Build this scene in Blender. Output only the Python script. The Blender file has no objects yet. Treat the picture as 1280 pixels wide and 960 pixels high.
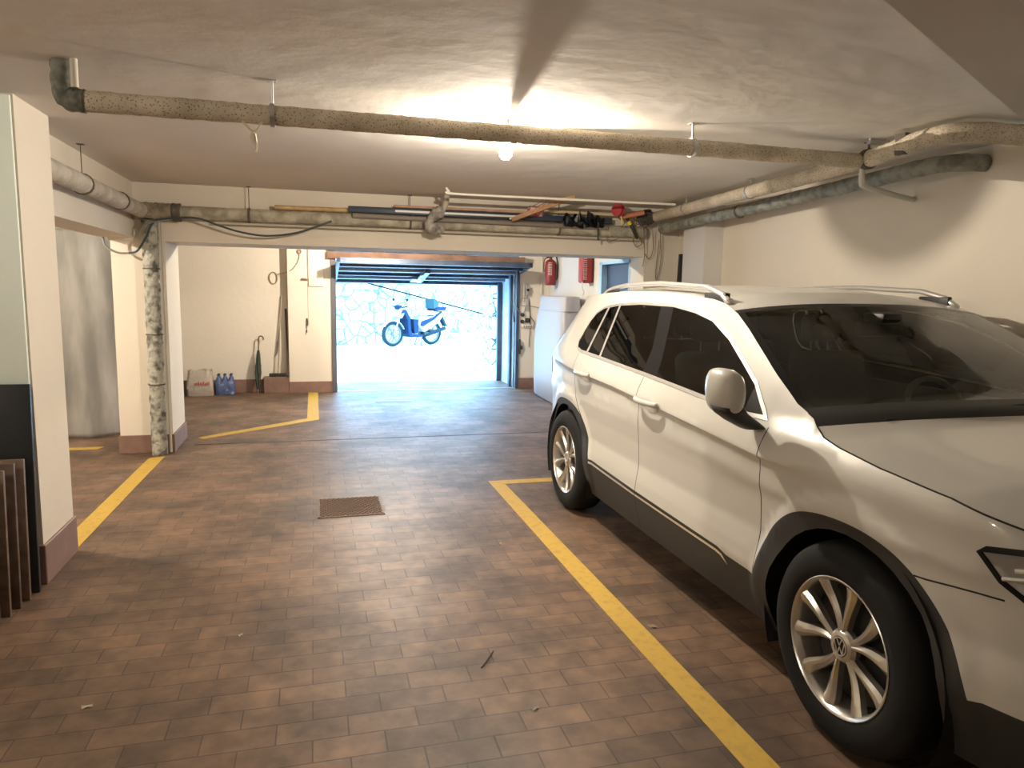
import bpy, bmesh, math, random
import numpy as np
from mathutils import Vector, Matrix
from mathutils.geometry import delaunay_2d_cdt
random.seed(7)
SC = bpy.context.scene
COL = SC.collection
# ---------------------------------------------------------------- camera, sky, exposure
cam_d = bpy.data.cameras.new('camera')
cam_d.sensor_fit = 'HORIZONTAL'; cam_d.sensor_width = 36.0; cam_d.lens = 900.0/1280.0*36.0
cam_d.clip_start = 0.05; cam_d.clip_end = 300
cam = bpy.data.objects.new('camera', cam_d); COL.objects.link(cam)
def cam_axes():
    f, vp, roll = 900.0, (392.0, 358.0), 0.018
    Y = np.array([vp[0]-640, vp[1]-480, f]); Y /= np.linalg.norm(Y)
    a = np.array([vp[0]-640, vp[1]-480, f]); b = a+np.array([1000, 1000*roll, 0])
    D = np.cross(a, b); D /= np.linalg.norm(D)
    if D[1] < 0: D = -D
    Z = -D; X = np.cross(Y, Z)
    return np.array([X, Y, Z])
Rw = cam_axes() @ np.diag([1, -1, -1])
M4 = Matrix.Identity(4)
for i in range(3):
    for j in range(3): M4[i][j] = float(Rw[i, j])
M4[2][3] = 1.55
cam.matrix_world = M4
SC.camera = cam
world = bpy.data.worlds.new('sky'); SC.world = world; world.use_nodes = True
wn = world.node_tree.nodes; wl = world.node_tree.links
bg = wn['Background']; bg.inputs['Color'].default_value = (0.30, 0.62, 1.0, 1); bg.inputs['Strength'].default_value = 14.5
SC.view_settings.view_transform = 'Standard'; SC.view_settings.look = 'None'
SC.view_settings.exposure = 0.62; SC.view_settings.gamma = 1.0; SC.view_settings.use_curve_mapping = False
LAMP_W = 108.0; LAMP2_W = 175.0; LAMP_COL = (1.0, 0.88, 0.72)
try:
    SC.cycles.max_bounces = 10; SC.cycles.diffuse_bounces = 5; SC.cycles.transparent_max_bounces = 16
except Exception: pass
# ---------------------------------------------------------------- helpers
MATS = {}
def P(name, col, rough=0.6, metal=0.0, spec=0.5, noise=None, bump=None, coat=0.0, back=None):
    """principled material; noise=(scale, colour2, lo, hi), bump=(scale, strength)"""
    if name in MATS: return MATS[name]
    m = bpy.data.materials.new(name); m.use_nodes = True
    nt = m.node_tree; b = nt.nodes['Principled BSDF']
    b.inputs['Base Color'].default_value = (*col, 1); b.inputs['Roughness'].default_value = rough
    b.inputs['Metallic'].default_value = metal; b.inputs['Specular IOR Level'].default_value = spec
    if coat: b.inputs['Coat Weight'].default_value = coat; b.inputs['Coat Roughness'].default_value = 0.05
    tc = nt.nodes.new('ShaderNodeTexCoord')
    if noise:
        n = nt.nodes.new('ShaderNodeTexNoise'); n.inputs['Scale'].default_value = noise[0]; n.inputs['Detail'].default_value = 6
        r = nt.nodes.new('ShaderNodeValToRGB')
        r.color_ramp.elements[0].position = noise[2]; r.color_ramp.elements[0].color = (*col, 1)
        r.color_ramp.elements[1].position = noise[3]; r.color_ramp.elements[1].color = (*noise[1], 1)
        nt.links.new(tc.outputs['Object'], n.inputs['Vector']); nt.links.new(n.outputs['Fac'], r.inputs['Fac'])
        nt.links.new(r.outputs['Color'], b.inputs['Base Color'])
    if bump:
        n2 = nt.nodes.new('ShaderNodeTexNoise'); n2.inputs['Scale'].default_value = bump[0]; n2.inputs['Detail'].default_value = 5
        bp = nt.nodes.new('ShaderNodeBump'); bp.inputs['Strength'].default_value = bump[1]; bp.inputs['Distance'].default_value = 0.02
        nt.links.new(tc.outputs['Object'], n2.inputs['Vector']); nt.links.new(n2.outputs['Fac'], bp.inputs['Height'])
        nt.links.new(bp.outputs['Normal'], b.inputs['Normal'])
    if back:
        g = nt.nodes.new('ShaderNodeNewGeometry'); d = nt.nodes.new('ShaderNodeBsdfDiffuse'); d.inputs['Color'].default_value = (*back, 1)
        mx = nt.nodes.new('ShaderNodeMixShader')
        nt.links.new(g.outputs['Backfacing'], mx.inputs['Fac']); nt.links.new(b.outputs[0], mx.inputs[1]); nt.links.new(d.outputs[0], mx.inputs[2])
        nt.links.new(mx.outputs[0], nt.nodes['Material Output'].inputs['Surface'])
    MATS[name] = m; return m
def glass_mat(name, tint, rough=0.0, spec_col=(1, 1, 1), ior=1.45):
    if name in MATS: return MATS[name]
    m = bpy.data.materials.new(name); m.use_nodes = True; nt = m.node_tree
    nt.nodes.remove(nt.nodes['Principled BSDF'])
    t = nt.nodes.new('ShaderNodeBsdfTransparent'); t.inputs['Color'].default_value = (*tint, 1)
    g = nt.nodes.new('ShaderNodeBsdfGlossy'); g.inputs['Roughness'].default_value = rough; g.inputs['Color'].default_value = (*spec_col, 1)
    fr = nt.nodes.new('ShaderNodeFresnel'); fr.inputs['IOR'].default_value = ior
    mx = nt.nodes.new('ShaderNodeMixShader')
    nt.links.new(fr.outputs[0], mx.inputs['Fac']); nt.links.new(t.outputs[0], mx.inputs[1]); nt.links.new(g.outputs[0], mx.inputs[2])
    nt.links.new(mx.outputs[0], nt.nodes['Material Output'].inputs['Surface'])
    MATS[name] = m; return m
def new(): return bmesh.new()
def box(bm, x0, x1, y0, y1, z0, z1, rot=None, at=None):
    vs = [bm.verts.new((x, y, z)) for z in (z0, z1) for y in (y0, y1) for x in (x0, x1)]
    if rot is not None or at is not None:
        mm = (rot or Matrix.Identity(3)).to_4x4()
        if at is not None: mm = Matrix.Translation(at) @ mm
        for v in vs: v.co = mm @ v.co
    a, b, c, d, e, f, g, h = vs
    for q in ((a, c, d, b), (e, f, h, g), (a, b, f, e), (c, g, h, d), (a, e, g, c), (b, d, h, f)): bm.faces.new(q)
    return vs
def rbox(bm, x0, x1, y0, y1, z0, z1, r=0.01, seg=2):
    """box with rounded edges"""
    t = bmesh.new(); box(t, x0, x1, y0, y1, z0, z1)
    bmesh.ops.bevel(t, geom=t.edges[:], offset=r, segments=seg, affect='EDGES', profile=0.5)
    mp = {v: bm.verts.new(v.co) for v in t.verts}
    for f in t.faces: bm.faces.new([mp[v] for v in f.verts])
    t.free()
def tube(bm, pts, r, n=10, caps=True, jit=0.0, flat=None):
    """round bar along a polyline; r is a number or a list; flat=(a,b) makes it an elliptic section"""
    pts = [Vector(p) for p in pts]; N = len(pts); rs = r if isinstance(r, (list, tuple)) else [r]*N
    t0 = (pts[1]-pts[0]).normalized()
    up = Vector((0, 0, 1)) if abs(t0.z) < 0.9 else Vector((1, 0, 0))
    u = t0.cross(up).normalized(); rings = []
    for i, p in enumerate(pts):
        if i == 0: t = pts[1]-pts[0]
        elif i == N-1: t = pts[-1]-pts[-2]
        else: t = (pts[i+1]-pts[i]).normalized()+(pts[i]-pts[i-1]).normalized()
        t.normalize(); u = (u-t*u.dot(t)).normalized(); w = t.cross(u)
        fa, fb = flat or (1, 1); ring = []
        for k in range(n):
            a = 2*math.pi*k/n; rr = rs[i]*(1+(random.uniform(-jit, jit) if jit else 0))
            ring.append(bm.verts.new(p+u*math.cos(a)*rr*fa+w*math.sin(a)*rr*fb))
        rings.append(ring)
    for i in range(N-1):
        for k in range(n):
            bm.faces.new((rings[i][k], rings[i][(k+1) % n], rings[i+1][(k+1) % n], rings[i+1][k]))
    if caps:
        bm.faces.new(rings[0][::-1]); bm.faces.new(rings[-1])
def lathe(bm, prof, n=24, axis='Z', at=(0, 0, 0), sx=1, sy=1, caps=True):
    """prof: list of (radius, height)"""
    rings = []; at = Vector(at)
    for r, h in prof:
        ring = []
        for k in range(n):
            a = 2*math.pi*k/n; c, s = r*math.cos(a)*sx, r*math.sin(a)*sy
            p = {'Z': Vector((c, s, h)), 'X': Vector((h, c, s)), 'Y': Vector((s, h, c))}[axis]
            ring.append(bm.verts.new(at+p))
        rings.append(ring)
    for i in range(len(rings)-1):
        for k in range(n):
            bm.faces.new((rings[i][k], rings[i][(k+1) % n], rings[i+1][(k+1) % n], rings[i+1][k]))
    if prof[0] == prof[-1]: caps = False; bmesh.ops.remove_doubles(bm, verts=rings[0]+rings[-1], dist=1e-7)
    if caps and prof[0][0] > 1e-6: bm.faces.new(rings[0][::-1])
    if caps and prof[-1][0] > 1e-6: bm.faces.new(rings[-1])
def prism(bm, poly, h, axis='Z'):
    """extrude a 2D polygon; axis Z: (x,y) from z=h[0] to h[1]; X: (y,z); Y: (x,z)"""
    def mk(p, t): return {'Z': (p[0], p[1], t), 'X': (t, p[0], p[1]), 'Y': (p[0], t, p[1])}[axis]
    a = [bm.verts.new(mk(p, h[0])) for p in poly]; b = [bm.verts.new(mk(p, h[1])) for p in poly]
    n = len(poly)
    for i in range(n): bm.faces.new((a[i], a[(i+1) % n], b[(i+1) % n], b[i]))
    bm.faces.new(a[::-1]); bm.faces.new(b)
def densify(pts, step=0.03):
    out = [Vector(pts[0])]
    for a, b in zip(pts[:-1], pts[1:]):
        a, b = Vector(a), Vector(b); k = max(1, int((b-a).length/step))
        for i in range(1, k+1): out.append(a.lerp(b, i/k))
    return out
def smooth_path(pts, k=8):
    """Catmull-Rom through 3D points"""
    p = [Vector(q) for q in pts]; p = [p[0]*2-p[1]]+p+[p[-1]*2-p[-2]]; out = []
    for i in range(1, len(p)-2):
        for j in range(k):
            t = j/k; a, b, c, d = p[i-1], p[i], p[i+1], p[i+2]
            out.append(0.5*((2*b)+(c-a)*t+(2*a-5*b+4*c-d)*t*t+(3*b-a-3*c+d)*t**3))
    out.append(p[-2]); return out
def finish(o, smooth):
    if smooth:
        me = o.data
        me.polygons.foreach_set('use_smooth', [True]*len(me.polygons))
        if smooth != 'all':
            try: me.set_sharp_from_angle(angle=math.radians(float(smooth) if smooth is not True else 38))
            except Exception: pass
def obj(name, bm, mat, parent=None, smooth=True, world=True, recalc=True):
    """one mesh object. Under a parent the shape is given in world space (world=True) or in the thing's own space."""
    if recalc: bmesh.ops.recalc_face_normals(bm, faces=bm.faces[:])
    off = Vector((0, 0, 0))
    if parent is None:
        xs = [v.co for v in bm.verts]
        lo = Vector((min(c.x for c in xs), min(c.y for c in xs), min(c.z for c in xs))); hi = Vector((max(c.x for c in xs), max(c.y for c in xs), 0))
        off = Vector(((lo.x+hi.x)/2, (lo.y+hi.y)/2, lo.z))
    elif world:
        q = parent
        while q is not None: off += q.location; q = q.parent
    if off.length > 0: bmesh.ops.translate(bm, verts=bm.verts[:], vec=-off)
    me = bpy.data.meshes.new(name); bm.to_mesh(me); bm.free()
    o = bpy.data.objects.new(name, me); COL.objects.link(o)
    if mat is not None: me.materials.append(mat)
    if parent is not None: o.parent = parent
    else: o.location = off
    finish(o, smooth); return o
def tag(o, label, cat, group=None):
    o['label'] = label; o['category'] = cat
    if group: o['group'] = group
    return o
def thing(name, label, cat, loc=(0, 0, 0), rotz=0.0, group=None):
    o = bpy.data.objects.new(name, None); COL.objects.link(o); o.empty_display_size = 0.1
    o.location = loc; o.rotation_euler = (0, 0, rotz); return tag(o, label, cat, group)
def struct(name, bm, mat, smooth=False, label=None, cat=None):
    o = obj(name, bm, mat, None, smooth); o['kind'] = 'structure'
    if label: o['label'] = label
    if cat: o['category'] = cat
    return o
def copy_tree(o, parent=None):
    c = o.copy(); COL.objects.link(c)
    if parent is not None: c.parent = parent
    for ch in o.children: copy_tree(ch, c)
    return c
# ---------------------------------------------------------------- materials
WALL = P('wall_plaster', (0.73, 0.665, 0.565), 0.85, spec=0.2, noise=(1.3, (0.69, 0.63, 0.54), 0.35, 0.7), bump=(14, 0.12))
WALLW = P('white_wall_plaster', (0.66, 0.64, 0.61), 0.85, spec=0.2, noise=(1.5, (0.62, 0.60, 0.575), 0.35, 0.7), bump=(14, 0.12))
MINT = P('mint_white_paint', (0.84, 0.93, 0.87), 0.6, spec=0.3, bump=(8, 0.05))
GREENW = P('grey_green_wall', (0.50, 0.52, 0.45), 0.85, spec=0.2, noise=(2.5, (0.45, 0.47, 0.42), 0.35, 0.7))
CEIL = P('ceiling_plaster', (0.79, 0.75, 0.70), 0.9, spec=0.15, noise=(1.1, (0.73, 0.69, 0.64), 0.35, 0.7), bump=(5, 0.3))
SKIRT = P('red_brown_skirting', (0.20, 0.118, 0.09), 0.5, noise=(9, (0.25, 0.15, 0.12), 0.4, 0.7))
YEL = P('yellow_road_paint', (0.47, 0.305, 0.042), 0.6, noise=(22, (0.34, 0.22, 0.045), 0.50, 0.78), bump=(60, 0.2))
BLACKP = P('black_plastic', (0.018, 0.018, 0.018), 0.5)
RUBBER = P('black_rubber', (0.0065, 0.0065, 0.0065), 0.8, spec=0.3)
STEEL = P('galvanised_steel', (0.55, 0.55, 0.55), 0.35, 0.9)
CHROME = P('satin_chrome', (0.80, 0.79, 0.77), 0.30, 0.75)
ALLOY = P('alloy_wheel', (0.62, 0.60, 0.57), 0.28, 0.9)
WOOD = P('bare_wood', (0.45, 0.27, 0.14), 0.7, noise=(18, (0.32, 0.18, 0.09), 0.4, 0.7))
BAMBOO = P('cane', (0.52, 0.36, 0.17), 0.55, noise=(14, (0.38, 0.24, 0.11), 0.4, 0.7))
WHITEPL = P('white_plastic', (0.78, 0.78, 0.75), 0.4)
RED = P('red_enamel', (0.22, 0.02, 0.02), 0.45)
REDCL = P('red_plastic', (0.42, 0.045, 0.055), 0.5)
ORANGE = P('orange_plastic', (0.45, 0.17, 0.09), 0.6)
DBLUE = P('dark_daylight_blue_steel', (0.055, 0.075, 0.12), 0.45, 0.3, noise=(6, (0.085, 0.11, 0.16), 0.4, 0.7))  # grey door steel with daylight's blue put into the colour; posts share it
LBLUE = P('pale_daylight_blue_steel', (0.42, 0.50, 0.58), 0.45, 0.2)  # paler parts of the door steel, daylight's blue in the colour too
CABLE = P('black_cable', (0.03, 0.035, 0.04), 0.6)
GREYCABLE = P('grey_cable', (0.25, 0.25, 0.24), 0.6)
def floor_mat():
    m = bpy.data.materials.new('terracotta_brick_floor'); m.use_nodes = True; nt = m.node_tree; N = nt.nodes; L = nt.links
    b = N['Principled BSDF']; g = N.new('ShaderNodeNewGeometry')
    mp = N.new('ShaderNodeMapping'); L.new(g.outputs['Position'], mp.inputs['Vector'])
    mp.inputs['Location'].default_value = (0.03, 0.05, 0)
    br = N.new('ShaderNodeTexBrick'); L.new(mp.outputs[0], br.inputs['Vector'])
    br.offset = 0.5; br.inputs['Scale'].default_value = 1.0
    br.inputs['Brick Width'].default_value = 0.245; br.inputs['Row Height'].default_value = 0.122
    br.inputs['Mortar Size'].default_value = 0.0032; br.inputs['Mortar Smooth'].default_value = 0.3; br.inputs['Bias'].default_value = 0.0
    br.inputs['Color1'].default_value = (0.205, 0.130, 0.083, 1); br.inputs['Color2'].default_value = (0.142, 0.092, 0.062, 1)
    br.inputs['Mortar'].default_value = (0.085, 0.056, 0.042, 1)
    n1 = N.new('ShaderNodeTexNoise'); n1.inputs['Scale'].default_value = 1.7; n1.inputs['Detail'].default_value = 7; n1.inputs['Roughness'].default_value = 0.65
    r1 = N.new('ShaderNodeValToRGB'); r1.color_ramp.elements[0].position = 0.38; r1.color_ramp.elements[1].position = 0.58
    r1.color_ramp.elements[0].color = (0.42, 0.46, 0.50, 1); r1.color_ramp.elements[1].color = (1, 1, 1, 1)
    L.new(g.outputs['Position'], n1.inputs['Vector']); L.new(n1.outputs['Fac'], r1.inputs['Fac'])
    n2 = N.new('ShaderNodeTexNoise'); n2.inputs['Scale'].default_value = 11; n2.inputs['Detail'].default_value = 6
    r2 = N.new('ShaderNodeValToRGB'); r2.color_ramp.elements[0].position = 0.33; r2.color_ramp.elements[1].position = 0.62
    r2.color_ramp.elements[0].color = (0.66, 0.66, 0.68, 1); r2.color_ramp.elements[1].color = (1.08, 1.05, 1.02, 1)
    L.new(g.outputs['Position'], n2.inputs['Vector']); L.new(n2.outputs['Fac'], r2.inputs['Fac'])
    m1 = N.new('ShaderNodeMix'); m1.data_type = 'RGBA'; m1.blend_type = 'MULTIPLY'; m1.inputs[0].default_value = 0.85
    L.new(br.outputs['Color'], m1.inputs[6]); L.new(r1.outputs['Color'], m1.inputs[7])
    m2 = N.new('ShaderNodeMix'); m2.data_type = 'RGBA'; m2.blend_type = 'MULTIPLY'; m2.inputs[0].default_value = 0.8
    L.new(m1.outputs[2], m2.inputs[6]); L.new(r2.outputs['Color'], m2.inputs[7])
    L.new(m2.outputs[2], b.inputs['Base Color'])
    mr = N.new('ShaderNodeMapRange'); mr.inputs['To Min'].default_value = 0.62; mr.inputs['To Max'].default_value = 0.36
    L.new(n1.outputs['Fac'], mr.inputs['Value']); L.new(mr.outputs[0], b.inputs['Roughness'])
    b.inputs['Specular IOR Level'].default_value = 0.32
    ad = N.new('ShaderNodeMath'); ad.operation = 'MULTIPLY_ADD'; ad.inputs[1].default_value = -1.0
    sc = N.new('ShaderNodeMath'); sc.operation = 'MULTIPLY'; sc.inputs[1].default_value = 0.45
    L.new(n2.outputs['Fac'], sc.inputs[0]); L.new(br.outputs['Fac'], ad.inputs[0]); L.new(sc.outputs[0], ad.inputs[2])
    bp = N.new('ShaderNodeBump'); bp.inputs['Strength'].default_value = 0.45; bp.inputs['Distance'].default_value = 0.006
    L.new(ad.outputs[0], bp.inputs['Height']); L.new(bp.outputs['Normal'], b.inputs['Normal'])
    return m
FLOOR = floor_mat()
def lagging_mat():
    m = bpy.data.materials.new('speckled_pipe_lagging'); m.use_nodes = True; nt = m.node_tree; N = nt.nodes; L = nt.links
    b = N['Principled BSDF']; tc = N.new('ShaderNodeTexCoord'); b.inputs['Roughness'].default_value = 0.9; b.inputs['Specular IOR Level'].default_value = 0.1
    n1 = N.new('ShaderNodeTexNoise'); n1.inputs['Scale'].default_value = 6; n1.inputs['Detail'].default_value = 5
    r1 = N.new('ShaderNodeValToRGB'); r1.color_ramp.elements[0].position = 0.35; r1.color_ramp.elements[1].position = 0.65
    r1.color_ramp.elements[0].color = (0.46, 0.40, 0.30, 1); r1.color_ramp.elements[1].color = (0.64, 0.57, 0.46, 1)
    v = N.new('ShaderNodeTexVoronoi'); v.inputs['Scale'].default_value = 95
    r2 = N.new('ShaderNodeValToRGB'); r2.color_ramp.elements[0].position = 0.16; r2.color_ramp.elements[1].position = 0.34
    r2.color_ramp.elements[0].color = (0.2, 0.18, 0.15, 1); r2.color_ramp.elements[1].color = (1, 1, 1, 1)
    mx = N.new('ShaderNodeMix'); mx.data_type = 'RGBA'; mx.blend_type = 'MULTIPLY'; mx.inputs[0].default_value = 0.9
    for n in (n1, v): L.new(tc.outputs['Object'], n.inputs['Vector'])
    L.new(n1.outputs['Fac'], r1.inputs['Fac']); L.new(v.outputs['Distance'], r2.inputs['Fac'])
    L.new(r1.outputs[0], mx.inputs[6]); L.new(r2.outputs[0], mx.inputs[7]); L.new(mx.outputs[2], b.inputs['Base Color'])
    bp = N.new('ShaderNodeBump'); bp.inputs['Strength'].default_value = 0.35; bp.inputs['Distance'].default_value = 0.006
    L.new(v.outputs['Distance'], bp.inputs['Height']); L.new(bp.outputs['Normal'], b.inputs['Normal'])
    return m
LAG = lagging_mat()
FOIL = P('dull_foil_wrap', (0.36, 0.36, 0.31), 0.6, 0.1, noise=(13, (0.17, 0.175, 0.145), 0.4, 0.65), bump=(24, 0.8))
def stone_mat(name, c1, c2, joint, scale):
    m = bpy.data.materials.new(name); m.use_nodes = True; nt = m.node_tree; N = nt.nodes; L = nt.links
    b = N['Principled BSDF']; b.inputs['Roughness'].default_value = 0.9; tc = N.new('ShaderNodeTexCoord')
    v = N.new('ShaderNodeTexVoronoi'); v.feature = 'DISTANCE_TO_EDGE'; v.inputs['Scale'].default_value = scale
    v2 = N.new('ShaderNodeTexVoronoi'); v2.inputs['Scale'].default_value = scale
    n = N.new('ShaderNodeTexNoise'); n.inputs['Scale'].default_value = scale*0.8; n.inputs['Detail'].default_value = 5
    ad = N.new('ShaderNodeMix'); ad.data_type = 'RGBA'; ad.blend_type = 'ADD'; ad.inputs[0].default_value = 0.25
    L.new(tc.outputs['Object'], n.inputs['Vector']); L.new(tc.outputs['Object'], ad.inputs[6]); L.new(n.outputs['Color'], ad.inputs[7])
    L.new(ad.outputs[2], v.inputs['Vector']); L.new(ad.outputs[2], v2.inputs['Vector'])
    r = N.new('ShaderNodeValToRGB'); r.color_ramp.elements[0].position = 0.02; r.color_ramp.elements[1].position = 0.07
    r.color_ramp.elements[0].color = (*joint, 1); r.color_ramp.elements[1].color = (1, 1, 1, 1)
    mc = N.new('ShaderNodeMix'); mc.data_type = 'RGBA'; mc.inputs[6].default_value = (*c1, 1); mc.inputs[7].default_value = (*c2, 1)
    sp = N.new('ShaderNodeSeparateColor'); L.new(v2.outputs['Color'], sp.inputs[0]); L.new(sp.outputs[0], mc.inputs[0])
    mm = N.new('ShaderNodeMix'); mm.data_type = 'RGBA'; mm.blend_type = 'MULTIPLY'; mm.inputs[0].default_value = 1
    L.new(v.outputs['Distance'], r.inputs['Fac']); L.new(r.outputs[0], mm.inputs[7]); L.new(mc.outputs[2], mm.inputs[6]); L.new(mm.outputs[2], b.inputs['Base Color'])
    return m
# ---------------------------------------------------------------- room shell
H = 2.43
def sbox(name, mat, *b):
    bm = new(); box(bm, *b); return struct(name, bm, mat)
bm = new(); box(bm, -4.8, 4.4, -3.7, 12.0, -0.2, 0.0); struct('floor', bm, FLOOR)
sbox('ceiling', CEIL, -4.8, 4.4, -3.7, 12.0, H, H+0.2)
sbox('wall_right', WALL, 3.8, 4.2, -3.6, 7.14, 0, H)
sbox('wall_front', WALL, -4.8, 4.2, -3.7, -3.5, 0, H)
sbox('wall_left', WALL, -4.8, -4.6, -3.6, 8.4, 0, H)
sbox('wall_left_bay', GREENW, -4.7, -1.72, 8.30, 8.5, 0, H)
sbox('wall_left_rear', WALL, -3.2, -3.0, 8.5, 11.3, 0, H)
sbox('wall_back_recess', WALL, -3.1, -0.34, 11.05, 12.0, 0, H)
sbox('wall_back_pillar', WALL, -0.36, 0.26, 10.90, 12.0, 0, H)
sbox('wall_back_right', WALL, 3.10, 4.2, 10.95, 12.0, 0, H)
sbox('wall_back_header', WALL, 0.26, 3.10, 10.95, 12.0, 2.08, H)
# side wall beyond the beam, a little out of square, with a doorway
K = 0.0477
def wx(y): return 3.40+K*(y-7.13)
def wseg(name, y0, y1, z0, z1, mat=WALLW):
    bm = new(); prism(bm, [(wx(y0), y0), (4.15, y0), (4.15, y1), (wx(y1), y1)], (z0, z1)); return struct(name, bm, mat)
wseg('wall_right_rear', 7.25, 7.52, 0, H); wseg('wall_right_rear', 8.53, 10.96, 0, H); wseg('wall_right_rear', 7.52, 8.53, 1.91, H)
sbox('wall_right_end', WALL, 3.395, 3.82, 7.115, 7.27, 0, 1.93)
# beams
sbox('beam', WALL, -1.74, 3.82, 7.13, 7.80, 1.925, H)
sbox('beam', WALL, -1.82, -1.52, 4.50, 7.14, 1.95, H)
# soffit in the near right corner
bm = new(); prism(bm, [(0.4, 0.94), (3.8, 2.89), (3.8, -1.0), (0.4, -1.0)], (2.2, H)); struct('beam', bm, CEIL)
# columns
sbox('column', WALL, -1.85, -1.36, 4.06, 4.54, 0, H)
sbox('column', WALL, -1.72, -1.28, 7.15, 7.80, 0, H)
sbox('column', WALLW, 3.60, 3.82, 6.25, 6.66, 0, H)
# skirtings
def skirt(name, *b):
    bm = new(); rbox(bm, *b, r=0.004, seg=1); return struct(name, bm, SKIRT)
SK = 0.165
skirt('baseboard_column', -1.865, -1.347, 4.047, 4.553, 0, 0.21)
skirt('baseboard_column', -1.735, -1.265, 7.135, 7.815, 0, 0.17)
skirt('baseboard_back', -3.0, -0.70, 11.03, 11.06, 0, 0.19)
skirt('baseboard_back', -0.72, -0.36, 10.90, 11.06, 0, 0.235)
skirt('baseboard_back', -0.37, 0.24, 10.885, 10.905, 0, SK)
skirt('baseboard_back', 3.10, 3.62, 10.93, 10.955, 0, SK)
skirt('baseboard_right', 3.785, 3.81, -3.5, 7.1, 0, SK)
skirt('baseboard_left', -4.61, -4.58, -3.5, 8.3, 0, SK)
# joint across the floor and bright outer threshold
bm = new(); box(bm, -1.15, 3.42, 7.43, 7.452, -0.01, 0.0015); struct('trim_1', bm, P('dark_floor_joint', (0.05, 0.035, 0.03), 0.8))
bm = new(); box(bm, 0.26, 3.10, 10.93, 10.99, -0.01, 0.006); struct('trim_2', bm, STEEL)
# doorway in the side wall: frame and door have daylight's blue put into their colours
bm = new()
def slant(bm, x0, x1, y0, y1, z0, z1):
    prism(bm, [(wx(y0)+x0, y0), (wx(y0)+x1, y0), (wx(y1)+x1, y1), (wx(y1)+x0, y1)], (z0, z1))
slant(bm, -0.006, 0.30, 8.44, 8.53, 0, 1.91); slant(bm, -0.006, 0.30, 7.52, 7.55, 0, 1.91); slant(bm, -0.006, 0.30, 7.52, 8.53, 1.88, 1.92)
d1 = struct('door_1_frame', bm, P('daylight_blue_door_frame', (0.36, 0.60, 0.80), 0.5), label='pale frame of the doorway in the side wall, daylight blue put in its colour', cat='door frame')
bm = new(); slant(bm, 0.07, 0.12, 7.55, 8.44, 0, 1.88)
slant(bm, 0.055, 0.07, 7.57, 8.42, 1.595, 1.615); slant(bm, 0.055, 0.07, 7.57, 8.42, 0.95, 0.975)
struct('door_1', bm, P('daylight_blue_steel_door', (0.05, 0.08, 0.15), 0.5, noise=(3, (0.035, 0.058, 0.115), 0.4, 0.7)), label='dark steel door in the side wall, daylight blue put in its colour', cat='door')
# outside: yard, rubble wall, stone pier
bm = new(); box(bm, -25, 40, 12.0, 60, -0.2, 0.0)
struct('ground_outside', bm, P('pale_concrete_yard', (0.62, 0.62, 0.60), 0.9, noise=(1.2, (0.55, 0.55, 0.54), 0.4, 0.7)))
bm = new(); d = Vector((0.87, 0.49)); nrm = Vector((-0.49, 0.87)); p0 = Vector((0.65, 19.75))
a = p0-d*16; b = p0+d*22
prism(bm, [tuple(a), tuple(b), tuple(b+nrm*0.6), tuple(a+nrm*0.6)], (0, 3.4))
struct('wall_yard', bm, stone_mat('rubble_stone', (0.55, 0.57, 0.53), (0.36, 0.40, 0.37), (0.20, 0.25, 0.22), 3.0))
bm = new(); box(bm, 3.50, 4.6, 14.3, 15.2, 0, 3.2)
struct('wall_yard_pier', bm, stone_mat('pier_stone', (0.46, 0.48, 0.45), (0.30, 0.35, 0.33), (0.06, 0.08, 0.072), 3.4))
sbox('wall_facade', P('facade_render', (0.6, 0.6, 0.56), 0.9), -12, 12, 11.99, 12.0, H+0.2, 5.5)
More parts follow.
